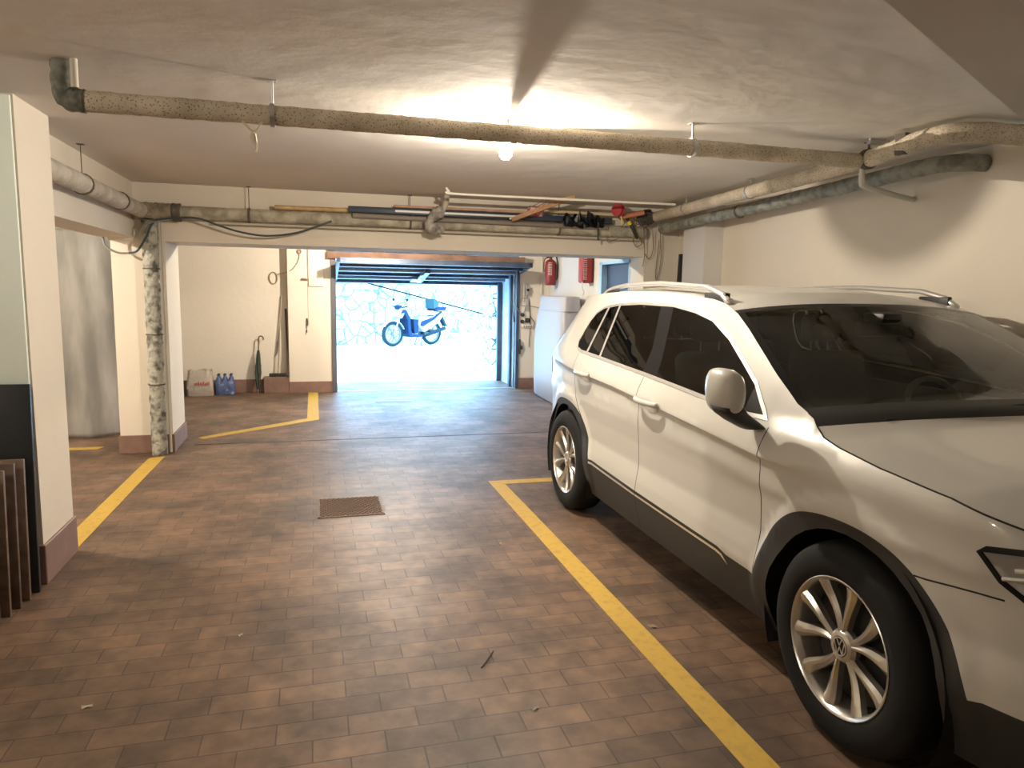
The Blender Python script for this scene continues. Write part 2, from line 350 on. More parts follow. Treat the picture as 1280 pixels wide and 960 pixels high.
# ---------------------------------------------------------------- lamps
def lamp(pos, watts, label, soft=0.004):
    """bare bulb in a ceiling holder; pos is the filament"""
    x, y, z = pos
    t = thing('bare_bulb_lamp', label, 'lamp', (x, y, H), group='bare bulbs')
    bm = new(); lathe(bm, [(0.0, 0.0), (0.03, -0.001), (0.03, -0.006), (0.021, -0.010), (0.019, -0.036), (0.0, -0.036)], 18, at=(x, y, H)); obj('holder', bm, P('lamp_socket', (0.6, 0.58, 0.52), 0.5), t)
    sx, sy = x-0.0165, y-0.10
    bm = new(); lathe(bm, [(0.0, 0.0), (0.014, -0.001), (0.014, -0.008), (0.0062, -0.012), (0.0062, -0.092), (0.0, -0.094)], 14, at=(sx, sy, H)); obj('stem', bm, P('brown_lamp_stem', (0.16, 0.12, 0.11), 0.6), t)
    bm = new(); tube(bm, smooth_path([(sx, sy, H-0.02), (sx+0.03, sy+0.02, H-0.03), (x-0.01, y-0.03, H-0.012), (x, y-0.02, H-0.010)], 5), 0.0035, 8); obj('lead', bm, P('brown_lamp_stem', (0, 0, 0)), t)
    # added blocker beside the bulb, shaped to throw a round shadow on the wall
    d = Vector((2.78, 0.22, 0.235)).normalized(); c = Vector((x, y, z))
    bm = new(); lathe(bm, [(0.0, 0.070), (0.0195, 0.070), (0.0225, 0.074), (0.0225, 0.10), (0.018, 0.125), (0.0, 0.126)], 24, 'Z'); bmesh.ops.transform(bm, matrix=Matrix.Translation(c) @ d.to_track_quat('Z', 'Y').to_matrix().to_4x4(), verts=bm.verts[:]); obj('shadow_blocker', bm, P('lamp_socket', (0, 0, 0)), t)
    bm = new(); tube(bm, [tuple(c+d*0.11), (x+0.11, y+0.01, H)], 0.008, 8); obj('blocker_arm', bm, P('brown_lamp_stem', (0, 0, 0)), t)
    m = MATS.get('lit_bulb_glass')
    if m is None:
        m = bpy.data.materials.new('lit_bulb_glass'); m.use_nodes = True; nt = m.node_tree; nt.nodes.remove(nt.nodes['Principled BSDF'])
        tr = nt.nodes.new('ShaderNodeBsdfTransparent'); e = nt.nodes.new('ShaderNodeEmission'); e.inputs['Color'].default_value = (1, 0.92, 0.80, 1); e.inputs['Strength'].default_value = 30
        mx = nt.nodes.new('ShaderNodeAddShader'); nt.links.new(tr.outputs[0], mx.inputs[0]); nt.links.new(e.outputs[0], mx.inputs[1]); nt.links.new(mx.outputs[0], nt.nodes['Material Output'].inputs['Surface'])
        MATS['lit_bulb_glass'] = m
    bm = new(); lathe(bm, [(0.0, -0.036), (0.013, -0.036), (0.015, -0.055), (0.023, -0.085), (0.035, -0.118), (0.038, -0.140), (0.033, -0.162), (0.019, -0.177), (0.0, -0.181)], 20, at=(x, y, H)); obj('bulb', bm, m, t)
    ld = bpy.data.lights.new('bulb_light', 'POINT'); ld.energy = watts; ld.color = LAMP_COL; ld.shadow_soft_size = soft
    lo = bpy.data.objects.new('bulb_light', ld); COL.objects.link(lo); lo.parent = t; lo.location = (0, 0, z-H)
    return t
lamp((1.016, 3.90, 2.345), LAMP_W, 'lit bare bulb on the ceiling behind the long speckled pipe', 0.003)
lamp((0.9, 9.2, 2.36), LAMP2_W, 'lit bare bulb on the ceiling behind the cross beam', 0.03)
lamp((-3.3, 5.6, 2.36), 170.0, 'unseen bulb added on the ceiling to brighten the left parking bay', 0.03)  # out-of-view bulb, added to brighten the left bay and its sheet
lamp((-2.9, 1.0, 2.36), 62.0, 'unseen fill bulb added on the ceiling of the near left bay', 0.03)  # out-of-view bulb, added to brighten the mint board
# ---------------------------------------------------------------- the car
CX, CY = 2.635, 1.95          # centre line, front axle
WB = 2.80
PLAN = np.array([(-.93, 0), (-.925, .25), (-.90, .48), (-.85, .66), (-.75, .79), (-.62, .87), (-.45, .917), (-.2, .938), (.1, .948), (.5, .954), (1.2, .957), (2.0, .957), (2.5, .952), (2.85, .942), (3.12, .922), (3.34, .882), (3.50, .82), (3.62, .71), (3.69, .52), (3.725, .26), (3.735, 0)])
def catmull(p, k=10):
    p = np.array(p); q = np.vstack([2*p[0]-p[1], p, 2*p[-1]-p[-2]]); out = []
    for i in range(1, len(q)-2):
        for j in range(k):
            t = j/k; a, b, c, d = q[i-1], q[i], q[i+1], q[i+2]
            out.append(0.5*((2*b)+(c-a)*t+(2*a-5*b+4*c-d)*t*t+(3*b-a-3*c+d)*t**3))
    out.append(q[-2]); return np.array(out)
PD = catmull(PLAN, 12); PD[0, 1] = 0; PD[-1, 1] = 0
PU = np.concatenate([[0], np.cumsum(np.hypot(*np.diff(PD, axis=0).T))]); UMAX = PU[-1]
_mono = np.maximum.accumulate(PD[:, 0]+np.arange(len(PD))*1e-9)
def plan(u): return np.interp(u, PU, PD[:, 0]), np.interp(u, PU, PD[:, 1])
def ss(a, b, x):
    t = np.clip((x-a)/(b-a), 0, 1); return t*t*(3-2*t)
def zc(s): return np.interp(s, [0, .33, .49, .91, 1.32, 1.62, 1.9, 2.54, 2.95, 3.4], [.915, .916, .916, .942, .965, .983, 1.0, 1.018, 1.045, 1.06])
def zf(s): return np.interp(s, [-.9, -.58, -.29, -.1, .13, .46, .6], [.91, .93, .962, .985, 1.010, 1.032, 1.035])
def d_side(s, z):
    s = np.asarray(s, float); z = np.asarray(z, float)
    base = np.interp(z, [.15, .22, .30, .36, .44, .50, .60, .72, .84], [.10, .080, .055, .040, .026, .030, .045, .038, .022])
    k = zc(s); a = ss(.12, .45, s)*(1-.6*ss(2.7, 3.2, s))
    dz = z-k
    crease = np.interp(dz, [-.12, -.05, -.016, -.004, 0.0, .012, .05], [.020, .021, .017, .004, 0, .001, .012])
    soft = np.interp(dz, [-.12, -.05, 0, .05], [.020, .018, .012, .014])
    mid = a*crease+(1-a)*soft
    upz = np.maximum(z-(k+.05), 0)
    up = .012*a+.014*(1-a)+np.interp(upz, [0, .05, .12, .56], [0, .022, .055, .275])
    w0 = ss(.0, 1, (z-.78)/.06)
    d = np.where(dz < -.10, base*(1-ss(-.16, -.10, dz))+.020*ss(-.16, -.10, dz), np.where(dz < .05, mid, up))
    # fender edge on the front wing
    f = zf(s); aw = 1-ss(.35, .62, s)
    d = d+aw*np.interp(z-f, [-.03, 0, .05], [0, .002, .018])
    # wheel arch flares
    for x0 in (0.0, WB):
        r = np.hypot(s-x0, z-.365); d = d-.016*(1-ss(.47, .53, r))*ss(.2, .4, z)
    return d
def ds_front(z): return np.interp(z, [.2, .32, .42, .55, .70, .80, .88, .93, 1.0, 1.1, 1.6], [.14, .07, .03, .0, .015, .05, .10, .15, .20, .22, .22])
def ds_rear(z): return np.interp(z, [.2, .35, .48, .60, .80, .95, 1.05, 1.12, 1.3, 1.45, 1.53, 1.6], [.14, .07, .0, .0, .03, .05, .08, .13, .27, .38, .40, .42])
SF, SR = -.15, 2.4
def P2(u, z):
    """near-side half body in car space: (s, w, z)"""
    s, w = plan(u)
    sr = np.where(s > SR, SR+(s-SR)*(1-ds_rear(z)/(3.735-SR)), np.where(s < SF, SF-(SF-s)*(1-ds_front(z)/(SF+.93)), s))
    w2 = w*(1-d_side(sr, z)/.957)
    return sr, w2, z
def U(s, z):
    s = float(s); z = float(z)
    if s > SR: s = SR+(s-SR)/(1-float(ds_rear(z))/(3.735-SR))
    elif s < SF: s = SF-(SF-s)/(1-float(ds_front(z))/(SF+.93))
    s = min(max(s, -.93), 3.735)
    return float(np.interp(s, _mono, PU))
def UZ(pts, step=.03):
    """(s,z) polyline -> dense (u,z) polyline"""
    out = []
    for (a, b), (c, d) in zip(pts[:-1], pts[1:]):
        k = max(1, int(math.hypot(c-a, d-b)/step))
        for i in range(k): t = i/k; out.append((U(a+(c-a)*t, b+(d-b)*t), b+(d-b)*t))
    out.append((U(*pts[-1]), pts[-1][1])); return out
def closed(pts, step=.03): return UZ(list(pts)+[pts[0]], step)[:-1]
def buf(pts, w):
    """thin strip polygon round a (u,z) polyline"""
    p = np.array(pts); t = np.gradient(p, axis=0); t /= np.linalg.norm(t, axis=1)[:, None]+1e-9; n = np.stack([-t[:, 1], t[:, 0]], 1)
    return [tuple(q) for q in p+n*w]+[tuple(q) for q in (p-n*w)[::-1]]
def inset_poly(poly, d):
    p = np.array(poly); a = np.roll(p, 1, 0); b = np.roll(p, -1, 0); t = b-a; t /= np.linalg.norm(t, axis=1)[:, None]+1e-9
    n = np.stack([-t[:, 1], t[:, 0]], 1); area = np.sum(a[:, 0]*p[:, 1]-p[:, 0]*a[:, 1]); return [tuple(q) for q in p+n*(d if area > 0 else -d)]
def inside(P_, poly):
    x, y = P_[:, 0], P_[:, 1]; c = np.zeros(len(P_), bool); q = np.array(poly); x1, y1 = q[:, 0], q[:, 1]; x0, y0 = np.roll(x1, 1), np.roll(y1, 1)
    for a, b, c_, d in zip(x0, y0, x1, y1):
        m = (b > y) != (d > y)
        if m.any(): c ^= m & (x < (c_-a)*(y-b)/(d-b+1e-15)+a)
    return c
# top edge of the side band
E_SZ = [(-.36, .982), (-.1, 1.006), (.10, 1.030), (.19, 1.047), (.25, 1.075), (.285, 1.100), (.40, 1.135), (.70, 1.292), (.90, 1.395), (1.04, 1.460), (1.16, 1.497), (1.30, 1.522), (1.6, 1.545), (2.0, 1.556), (2.4, 1.552), (2.7, 1.538), (2.95, 1.520)]
E = [(0.0, .895), (U(-.80, .90)*.55, .900)]
E = [(0.0, .900), (.25, .902), (.5, .908), (.70, .918), (.88, .934)]
E = [e for e in E if e[0] < U(*E_SZ[0])-.08]+[(U(s, z), z) for s, z in E_SZ]
ul = E[-1][0]; E += [(ul+(UMAX-ul)*f, zz_) for f, zz_ in ((.25, 1.512), (.5, 1.506), (.75, 1.508), (1.0, 1.510))]
ED = []
for (a, b), (c, d) in zip(E[:-1], E[1:]):
    k = max(1, int(math.hypot(c-a, d-b)/.035))
    ED += [(a+(c-a)*i/k, b+(d-b)*i/k) for i in range(k)]
ED.append(E[-1]); EDa = np.array(ED)
uC = U(.285, 1.100); uT = U(1.04, 1.460)
iC = int(np.argmin(np.hypot(EDa[:, 0]-uC, EDa[:, 1]-1.100))); iT = int(np.argmin(np.hypot(EDa[:, 0]-uT, EDa[:, 1]-1.460)))
ZB = .22
DLO_SZ = [(.50, 1.052), (.647, 1.047), (.935, 1.064), (1.25, 1.082), (1.59, 1.101), (2.2, 1.128), (2.60, 1.142), (2.69, 1.158), (2.72, 1.20), (2.712, 1.27), (2.685, 1.36), (2.64, 1.415), (2.55, 1.453), (2.354, 1.477), (2.045, 1.492), (1.64, 1.489), (1.389, 1.463), (1.204, 1.430), (.994, 1.352), (.806, 1.259), (.664, 1.186), (.54, 1.09)]
dlo = closed(DLO_SZ); dlo_in = inset_poly(dlo, .017)
ARCH = [(.505, .10), (.492, .40), (.470, .50), (.430, .605), (.36, .69), (.27, .75), (.15, .787), (.0, .80), (-.14, .785), (-.26, .732), (-.36, .65), (-.43, .55), (-.475, .45), (-.50, .36), (-.505, .10)]
ARCH = [tuple(q) for q in catmull(ARCH, 6)]
archf = closed(ARCH); archr = closed([(WB-s, z) for s, z in ARCH])
holef = closed([(.402*math.cos(a), .355+.402*math.sin(a)) for a in [math.radians(-20+i*10) for i in range(23)]]+[(-.40, .10), (.40, .10)])
holer = closed([(WB+.402*math.cos(a), .355+.402*math.sin(a)) for a in [math.radians(-20+i*10) for i in range(23)]]+[(WB-.40, .10), (WB+.40, .10)])
sill = closed([(.44, .10), (.44, .42), (.70, .425), (.77, .441), (1.64, .455), (2.38, .474), (2.38, .10)])
strip = closed([(.69, .382), (.75, .408), (.79, .413), (1.64, .426), (2.34, .446), (2.34, .459), (1.64, .439), (.78, .426), (.735, .419)])
noseclad = [(-.1, .10), (-.1, .44)]+[(u, .445) for u in np.arange(.05, U(-.50, .43), .04)]+[(U(-.44, .43), .430), (U(-.44, .10), .10)]
tailclad = [(U(3.25, .46), .10), (U(3.25, .46), .46)]+[(u, .48) for u in np.arange(U(3.3, .48), UMAX, .05)]+[(UMAX+.1, .48), (UMAX+.1, .10)]
gap1 = UZ([(.492, .24), (.492, .45), (.488, .7), (.484, .95), (.478, 1.03)], .03)
gap2 = UZ([(1.625, .24), (1.625, .45), (1.622, .7), (1.605, .90), (1.598, 1.095)], .03)
gap3 = UZ([(2.335, .24), (2.335, .48), (2.40, .64), (2.52, .76), (2.60, .84), (2.635, .95), (2.615, 1.135)], .03)
gap4 = UZ([(-.275, .722), (-.36, .729), (-.46, .742), (-.53, .748)], .03)
gaps = [buf(g, .0028) for g in (gap1, gap2, gap3, gap4)]
fdoor = closed([(.492, .20), (.488, .7), (.478, 1.03), (.54, 1.12), (.664, 1.205), (.806, 1.278), (.994, 1.372), (1.204, 1.45), (1.389, 1.483), (1.655, 1.505), (1.598, 1.095), (1.605, .90), (1.622, .7), (1.625, .20)])
rdoor = closed([(1.625, .20), (1.622, .7), (1.605, .90), (1.598, 1.095), (1.655, 1.505), (2.045, 1.508), (2.30, 1.495), (2.46, 1.45), (2.53, 1.30), (2.60, 1.14), (2.635, .95), (2.60, .84), (2.52, .76), (2.40, .64), (2.335, .48), (2.335, .20)])
bpil = closed([(1.462, 1.06), (1.50, 1.2), (1.672, 1.52), (1.82, 1.52), (1.655, 1.25), (1.625, 1.06)])
qbar = closed([(2.215, 1.05), (2.245, 1.05), (2.352, 1.52), (2.325, 1.52)], .05); qbar2 = closed([(2.468, 1.05), (2.498, 1.05), (2.50, 1.52), (2.468, 1.52)], .05)
sail = closed([(.40, 1.0), (.665, 1.0), (.675, 1.22), (.60, 1.22), (.40, 1.05)])
uh = U(-.456, .858)
hl = [(uh, .862), (uh-.035, .884), (uh-.14, .898), (uh-.30, .892), (uh-.52, .868), (uh-.56, .80), (uh-.40, .765), (uh-.20, .735), (uh-.13, .742), (uh-.05, .795)]
hl_in = inset_poly(hl, .016)
ut = U(3.28, .95)
tl = [(ut, .93), (ut+.05, 1.045), (ut+.25, 1.06), (ut+.58, 1.04), (ut+.60, .94), (ut+.30, .90)]
rglass = [(U(3.30, 1.16), 1.16)]+[(u, 1.165) for u in np.arange(U(3.34, 1.16), UMAX+.1, .05)]+[(UMAX+.1, 1.475), (U(3.05, 1.475), 1.475)]
tgap = buf([(U(3.30, .62), .62), (U(3.3, .9), .90), (U(3.32, 1.06), 1.06), (U(3.24, 1.2), 1.2), (U(3.08, 1.48), 1.48)], .003)
grille = [(-.1, .70), (-.1, .86)]+[(.0, .862), (uh-.60, .855), (uh-.60, .78), (uh-.64, .70)]
intake = [(-.1, .47), (-.1, .60), (uh-.55, .60), (uh-.62, .47)]
POLYS = dict(holef=holef, holer=holer, archf=archf, archr=archr, sill=sill, strip=strip, noseclad=noseclad, tailclad=tailclad, dlo=dlo, dlo_in=dlo_in, fdoor=fdoor, rdoor=rdoor, bpil=bpil, qbar=qbar, qbar2=qbar2, sail=sail, hl=hl, hl_in=hl_in, tl=tl, rglass=rglass, grille=grille, intake=intake)
for i, g in enumerate(gaps): POLYS['gap%d' % i] = g
def e_at(u): return np.interp(u, EDa[:, 0], EDa[:, 1])
def build_side():
    V, Es = [], []
    def loop(pts, close=True):
        n0 = len(V)
        for p in pts: V.append(Vector((float(p[0]), float(p[1]))))
        n = len(pts)
        for i in range(n-(0 if close else 1)): Es.append((n0+i, n0+(i+1) % n))
    loop(ED, False)
    loop([(u, ZB) for u in np.arange(0, UMAX+.02, .04)], False)
    loop([(0, ZB), (0, ED[0][1])], False); loop([(UMAX, ZB), (UMAX, ED[-1][1])], False)
    for nm, p in POLYS.items(): loop(p)
    for dz in (-.016, -.004, .002, .012):      # keep the crease crisp
        loop([(U(s, zc(s)+dz), float(zc(s)+dz)) for s in np.arange(.3, 3.1, .06)], False)
    rnd = random.Random(2)
    for u in np.arange(.015, UMAX, .034):
        for z in np.arange(ZB+.015, 1.56, .032):
            if z < e_at(u)-.012: V.append(Vector((float(u+rnd.uniform(-.003, .003)), float(z+rnd.uniform(-.003, .003)))))
    vo, eo, fo, _, _, _ = delaunay_2d_cdt(V, Es, [], 0, 1e-5)
    vo = np.array([(v.x, v.y) for v in vo]); fo = np.array([f for f in fo if len(f) == 3])
    C_ = vo[fo].mean(1)
    keep = (C_[:, 1] < e_at(C_[:, 0])-1e-4) & (C_[:, 1] > ZB) & (C_[:, 0] > 0) & (C_[:, 0] < UMAX)
    fo, C_ = fo[keep], C_[keep]
    I = {k: inside(C_, p) for k, p in POLYS.items()}
    s_c, w_c, _ = P2(C_[:, 0], C_[:, 1])
    reg = np.array(['body']*len(fo), dtype=object)
    reg[I['fdoor']] = 'front_door'; reg[I['rdoor']] = 'rear_door'
    g = np.zeros(len(fo), bool)
    gid = np.zeros(len(fo), int)
    for i in range(4): g |= I['gap%d' % i]; gid[I['gap%d' % i]] = i
    g &= ~I['dlo']
    clad = I['archf'] | I['archr'] | I['sill'] | I['noseclad'] | I['tailclad'] | I['grille'] | I['intake']; reg[clad & ~I['hl']] = 'clad'
    reg[I['strip'] & ~I['archf'] & ~I['archr']] = 'strip'; 
    for i in range(4): reg[g & (gid == i)] = 'gap%d' % i
    reg[I['hl']] = 'hl_frame'; reg[I['hl_in']] = 'hl_lens'; reg[I['tl']] = 'tail'; reg[I['rglass']] = 'rear_glass'
    d = I['dlo']; reg[d] = 'dlo_trim'; di = I['dlo_in']
    reg[di] = np.where(s_c[di] < 1.55, 'front_glass', np.where(s_c[di] < 2.30, 'rear_door_glass', np.where(s_c[di] < 2.48, 'mid_glass', 'quarter_glass')))
    reg[di & I['bpil']] = 'pillar_black'; reg[di & I['sail']] = 'sail_black'; reg[di & (I['qbar'] | I['qbar2'])] = 'dlo_bar'
    reg[I['holef'] | I['holer']] = 'none'
    return vo, fo, reg
SIDE_V, SIDE_F, SIDE_R = build_side()
_s, _w, _z = P2(SIDE_V[:, 0], SIDE_V[:, 1]); SIDE_P = np.stack([_s, _w, _z], 1)
h_ = .002
_a = np.stack(P2(np.minimum(SIDE_V[:, 0]+h_, UMAX), SIDE_V[:, 1]), 1)-np.stack(P2(np.maximum(SIDE_V[:, 0]-h_, 0), SIDE_V[:, 1]), 1)
_b = np.stack(P2(SIDE_V[:, 0], SIDE_V[:, 1]+h_), 1)-np.stack(P2(SIDE_V[:, 0], SIDE_V[:, 1]-h_), 1)
SIDE_N = np.cross(_a, _b); SIDE_N /= np.linalg.norm(SIDE_N, axis=1)[:, None]+1e-12
_flip = SIDE_N[:, 1] < -1e-3; SIDE_N[_flip] *= -1          # outward = +w on this half
PAINT = P('white_car_paint', (0.53, 0.52, 0.48), 0.36, spec=0.45, coat=0.5, back=(0.03, 0.03, 0.03))
CLAD = P('charcoal_cladding', (0.022, 0.022, 0.022), 0.55, back=(0.02, 0.02, 0.02))
GLOSSB = P('gloss_black_trim', (0.008, 0.008, 0.009), 0.3, spec=0.25, back=(0.01, 0.01, 0.01))
GAP = P('dark_panel_gap', (0.02, 0.018, 0.016), 0.9)
GL_S = glass_mat('dark_side_glass', (0.58, 0.64, 0.59), ior=1.5); GL_R = glass_mat('privacy_glass', (0.10, 0.12, 0.11), ior=1.5); GL_W = glass_mat('windscreen_glass', (0.72, 0.77, 0.71), ior=1.36)
REDL = P('red_tail_lens', (0.30, 0.01, 0.01), 0.15); LENS = P('headlight_lens', (0.20, 0.20, 0.19), 0.08, spec=0.8, coat=1.0, noise=(9, (0.45, 0.45, 0.44), 0.5, 0.6))
car = thing('car', 'white family SUV parked at the right beside the long yellow line', 'car', (CX, CY, 0))
def side_part(name, regs, mat, parent, sgn, push=0.0):
    m = np.isin(SIDE_R, regs); f = SIDE_F[m]
    if not len(f): return None
    idx, inv = np.unique(f, return_inverse=True); f = inv.reshape(f.shape); p = SIDE_P[idx]; n = SIDE_N[idx]; p = p+n*push
    # car space -> world-aligned local: x = sgn*w, y = s, z
    q = np.stack([p[:, 1]*sgn, p[:, 0], p[:, 2]], 1); nn = np.stack([n[:, 1]*sgn, n[:, 0], n[:, 2]], 1)
    me = bpy.data.meshes.new(name); tri = f
    e1 = q[tri[:, 1]]-q[tri[:, 0]]; e2 = q[tri[:, 2]]-q[tri[:, 0]]; bad = (np.cross(e1, e2)*nn[tri].mean(1)).sum(1) < 0
    tri = np.where(bad[:, None], tri[:, ::-1], tri)
    me.from_pydata([tuple(v) for v in q.tolist()], [], tri.tolist()); me.materials.append(mat)
    me.polygons.foreach_set('use_smooth', [True]*len(me.polygons)); me.update()
    try: me.normals_split_custom_set_from_vertices([tuple(v) for v in nn.tolist()])
    except Exception: pass
    o = bpy.data.objects.new(name, me); COL.objects.link(o); o.parent = parent; return o
def carbox(name, mat, parent, builder, **k):
    bm = new(); builder(bm); return obj(name, bm, mat, parent, world=False, **k)
for sgn in (-1, 1):
    side_part('body_side', ['body'], PAINT, car, sgn)
    fd = side_part('front_door', ['front_door'], PAINT, car, sgn); rd = side_part('rear_door', ['rear_door'], PAINT, car, sgn)
    side_part('cladding', ['clad'], CLAD, car, sgn); [side_part('panel_gap', ['gap%d' % i], GAP, car, sgn) for i in range(4)]
    side_part('sill_strip', ['strip'], CHROME, car, sgn, .002); side_part('window_trim', ['dlo_trim', 'dlo_bar'], CHROME, car, sgn, .003)
    side_part('window_pillar', ['pillar_black'], GLOSSB, car, sgn); side_part('mirror_triangle', ['sail_black'], GLOSSB, car, sgn)
    side_part('front_window', ['front_glass'], GL_S, fd, sgn); side_part('rear_window', ['rear_door_glass', 'mid_glass'], GL_R, rd, sgn); side_part('quarter_window', ['quarter_glass'], GL_R, car, sgn)
    hlm = side_part('headlight', ['hl_frame'], GLOSSB, car, sgn, .002); side_part('headlight_lens', ['hl_lens'], LENS, hlm, sgn, -.004)
    for du, z0 in ((.06, .81), (.10, .84), (.30, .83), (.32, .80)):
        bm = new(); pts = [np.stack(P2(np.array([uh-du-.02*i]), np.array([z0+.004*i])), 1)[0] for i in range(7)]
        tube(bm, [(p[1]*sgn*1.003, p[0]-.004, p[2]) for p in pts], .006, 6); obj('light_bar', bm, CHROME, hlm, world=False)
    side_part('tail_light', ['tail'], REDL, car, sgn, .003); side_part('tailgate_glass', ['rear_glass'], GL_R, car, sgn, .001)
    # door handles with recess
    for par, s0, s1 in ((fd, 1.33, 1.585), (rd, 2.29, 2.535)):
        sm = (s0+s1)/2; zz0 = float(zc(sm))+.004
        def pos(s, z, off): 
            p = [float(v) for v in P2(np.array([U(s, z)]), np.array([z]))[1]]; return (sgn*(p[0]+off), s, z)
        bm = new(); n = 18; c = bm.verts.new(pos(sm-.015, zz0-.006, .0025)); ring = [bm.verts.new(pos(sm-.015+.085*math.cos(2*math.pi*i/n), zz0-.006+.047*math.sin(2*math.pi*i/n), .0035)) for i in range(n)]
        for i in range(n): bm.faces.new((c, ring[i], ring[(i+1) % n]))
        obj('handle_recess', bm, P('shaded_recess_paint', (0.60, 0.58, 0.54), 0.5), par, world=False)
        bm = new(); pts = []
        for i in range(9):
            t = i/8; s = s0+(s1-s0)*t; pts.append(pos(s, zz0+.004-.010*t*0, .012+.022*math.sin(math.pi*min(1, max(0, t)))**.5))
        tube(bm, smooth_path(pts, 3), .015, 10, flat=(.75, 1.0)); obj('door_handle', bm, PAINT, par, world=False, smooth='all')
    # mirror
    t_mx = .96
    bm = new()
    prof = [(0.0, 0.10), (.02, .60), (.07, .92), (.13, 1.0), (.17, .97), (.20, .90)]
    mir = bpy.data.objects.new('door_mirror', None)
    rings = []
    for (dy, k) in ((-.085, .25), (-.075, .62), (-.05, .88), (-.01, 1.0), (.04, 1.0), (.07, .95), (.078, .86)):
        ring = []
        for i in range(28):
            a = 2*math.pi*i/28; c_, s_ = math.cos(a), math.sin(a)
            x = math.copysign(abs(c_)**.75, c_)*.058*k; z = math.copysign(abs(s_)**.75, s_)*.092*k
            if z < 0: x *= .88+.12*(1+z/.1)
            ring.append(bm.verts.new((sgn*(1.082+x+.02*(dy/.08)*0), .515+dy+abs(x)*0.10, 1.168+z+.012*(x/.08))))
        rings.append(ring)
    for r0, r1 in zip(rings[:-1], rings[1:]):
        for i in range(28): bm.faces.new((r0[i], r0[(i+1) % 28], r1[(i+1) % 28], r1[i]))
    bm.faces.new(rings[0]); bm.faces.new(rings[-1])
    mh = obj('mirror_housing', bm, PAINT, car, world=False, smooth=60)
    bm = new(); rings = []
    for z, x0_, x1_, y0_, y1_ in ((1.115, 1.03, 1.135, .45, .585), (1.085, 1.0, 1.115, .46, .58), (1.055, .95, 1.07, .475, .575), (1.02, .90, 1.0, .49, .57)):
        rings.append([bm.verts.new((sgn*((x0_+x1_)/2+math.copysign(abs(math.cos(a))**.6, math.cos(a))*(x1_-x0_)/2), (y0_+y1_)/2+math.copysign(abs(math.sin(a))**.6, math.sin(a))*(y1_-y0_)/2, z)) for a in [2*math.pi*k/20 for k in range(20)]])
    for r0, r1 in zip(rings[:-1], rings[1:]):
        for i in range(20): bm.faces.new((r0[i], r0[(i+1) % 20], r1[(i+1) % 20], r1[i]))
    bm.faces.new(rings[0]); bm.faces.new(rings[-1]); obj('mirror_foot', bm, BLACKP, mh, world=False, smooth='all')
    bm = new(); lathe(bm, [(0, .0), (.045, .0), (.048, .004), (0, .006)], 24, 'Y', at=(sgn*1.082, .5945, 1.168)); obj('mirror_glass', bm, CHROME, mh, world=False)
    # roof rail
    bm = new(); pts = []
    for s in np.linspace(1.16, 2.72, 40):
        z = float(np.interp(s, [1.16, 1.24, 1.4, 1.9, 2.3, 2.55, 2.66, 2.72], [1.500, 1.548, 1.583, 1.603, 1.598, 1.577, 1.556, 1.530])); zz_ = float(e_at(U(s, 1.54)))
        w = float(P2(np.array([U(s, zz_)]), np.array([zz_]))[1][0]); pts.append((sgn*(w-.018), s, z))
    tube(bm, pts, .017, 10, flat=(1.0, .85)); rl = obj('roof_rail', bm, CHROME, car, world=False, smooth='all')
    for s in (1.30, 2.60):
        bm = new(); zz_ = float(e_at(U(s, 1.54))); w = float(P2(np.array([U(s, zz_)]), np.array([zz_]))[1][0]); rbox(bm, min(sgn*(w-.035), sgn*(w-.003)), max(sgn*(w-.035), sgn*(w-.003)), s-.10, s+.10, 1.50, float(np.interp(s, [1.24, 1.4, 2.5, 2.66], [1.548, 1.583, 1.58, 1.556]))-.006, .008); obj('rail_foot', bm, BLACKP, rl, world=False)
# top skin: bonnet, windscreen, roof
NE = len(ED); es, ew_, ez = P2(EDa[:, 0], EDa[:, 1])
lenv = np.concatenate([[0], np.cumsum(np.hypot(np.diff(EDa[:, 0]), np.diff(EDa[:, 1])))])
vC, vT, vE = lenv[iC], lenv[iT], lenv[-1]; vH = lenv[int(np.argmin(np.abs(es+.36)))]
bow = np.interp(lenv, [0, vH*.8, vC*.95, vC, (vC+vT)/2, vT, vT+.2, vE], [0, .0, .10, .13, .09, .03, 0, 0])
crown = np.interp(lenv, [0, .3, vH, vC, (vC+vT)/2, vT, vT+.5, vE-1.2, vE-.6, vE], [0, .012, .045, .034, .045, .040, .048, .045, .02, 0])
QS = sorted(set(list(np.linspace(-1, 1, 49))+[-.955, .955, -.985, .985]))
def top_pt(i, q):
    hood = 1-ss(vC-.15, vC, lenv[i]); ridge = .010*hood*ss(.05, .5, lenv[i])*(ss(.80, .70, abs(q)) if False else (1-ss(.66, .76, abs(q))))
    return (ew_[i]*q, es[i]-bow[i]*(1-q*q), ez[i]+crown[i]*(1-abs(q)**2.6)+ridge)
def top_part(name, i0, i1, q0, q1, mat, parent, dz=0.0):
    bm = new(); qs = [q for q in QS if q0-1e-9 <= q <= q1+1e-9]
    g = [[bm.verts.new(Vector(top_pt(i, q))+Vector((0, 0, dz))) for q in qs] for i in range(i0, i1+1)]
    for a, b in zip(g[:-1], g[1:]):
        for k in range(len(qs)-1):
            try: bm.faces.new((a[k], a[k+1], b[k+1], b[k]))
            except ValueError: pass
    bmesh.ops.remove_doubles(bm, verts=bm.verts[:], dist=1e-5)
    bmesh.ops.recalc_face_normals(bm, faces=bm.faces[:])
    if sum(f.normal.z for f in bm.faces) < 0: bmesh.ops.reverse_faces(bm, faces=bm.faces[:])
    return obj(name, bm, mat, parent, world=False, smooth='all', recalc=False)
top_part('bonnet', 0, iC-1, -1, 1, PAINT, car)
top_part('scuttle', iC-1, iC+2, -1, 1, BLACKP, car)
ws = top_part('windscreen', iC+2, iT, -.955, .955, GL_W, car)
bm = new()
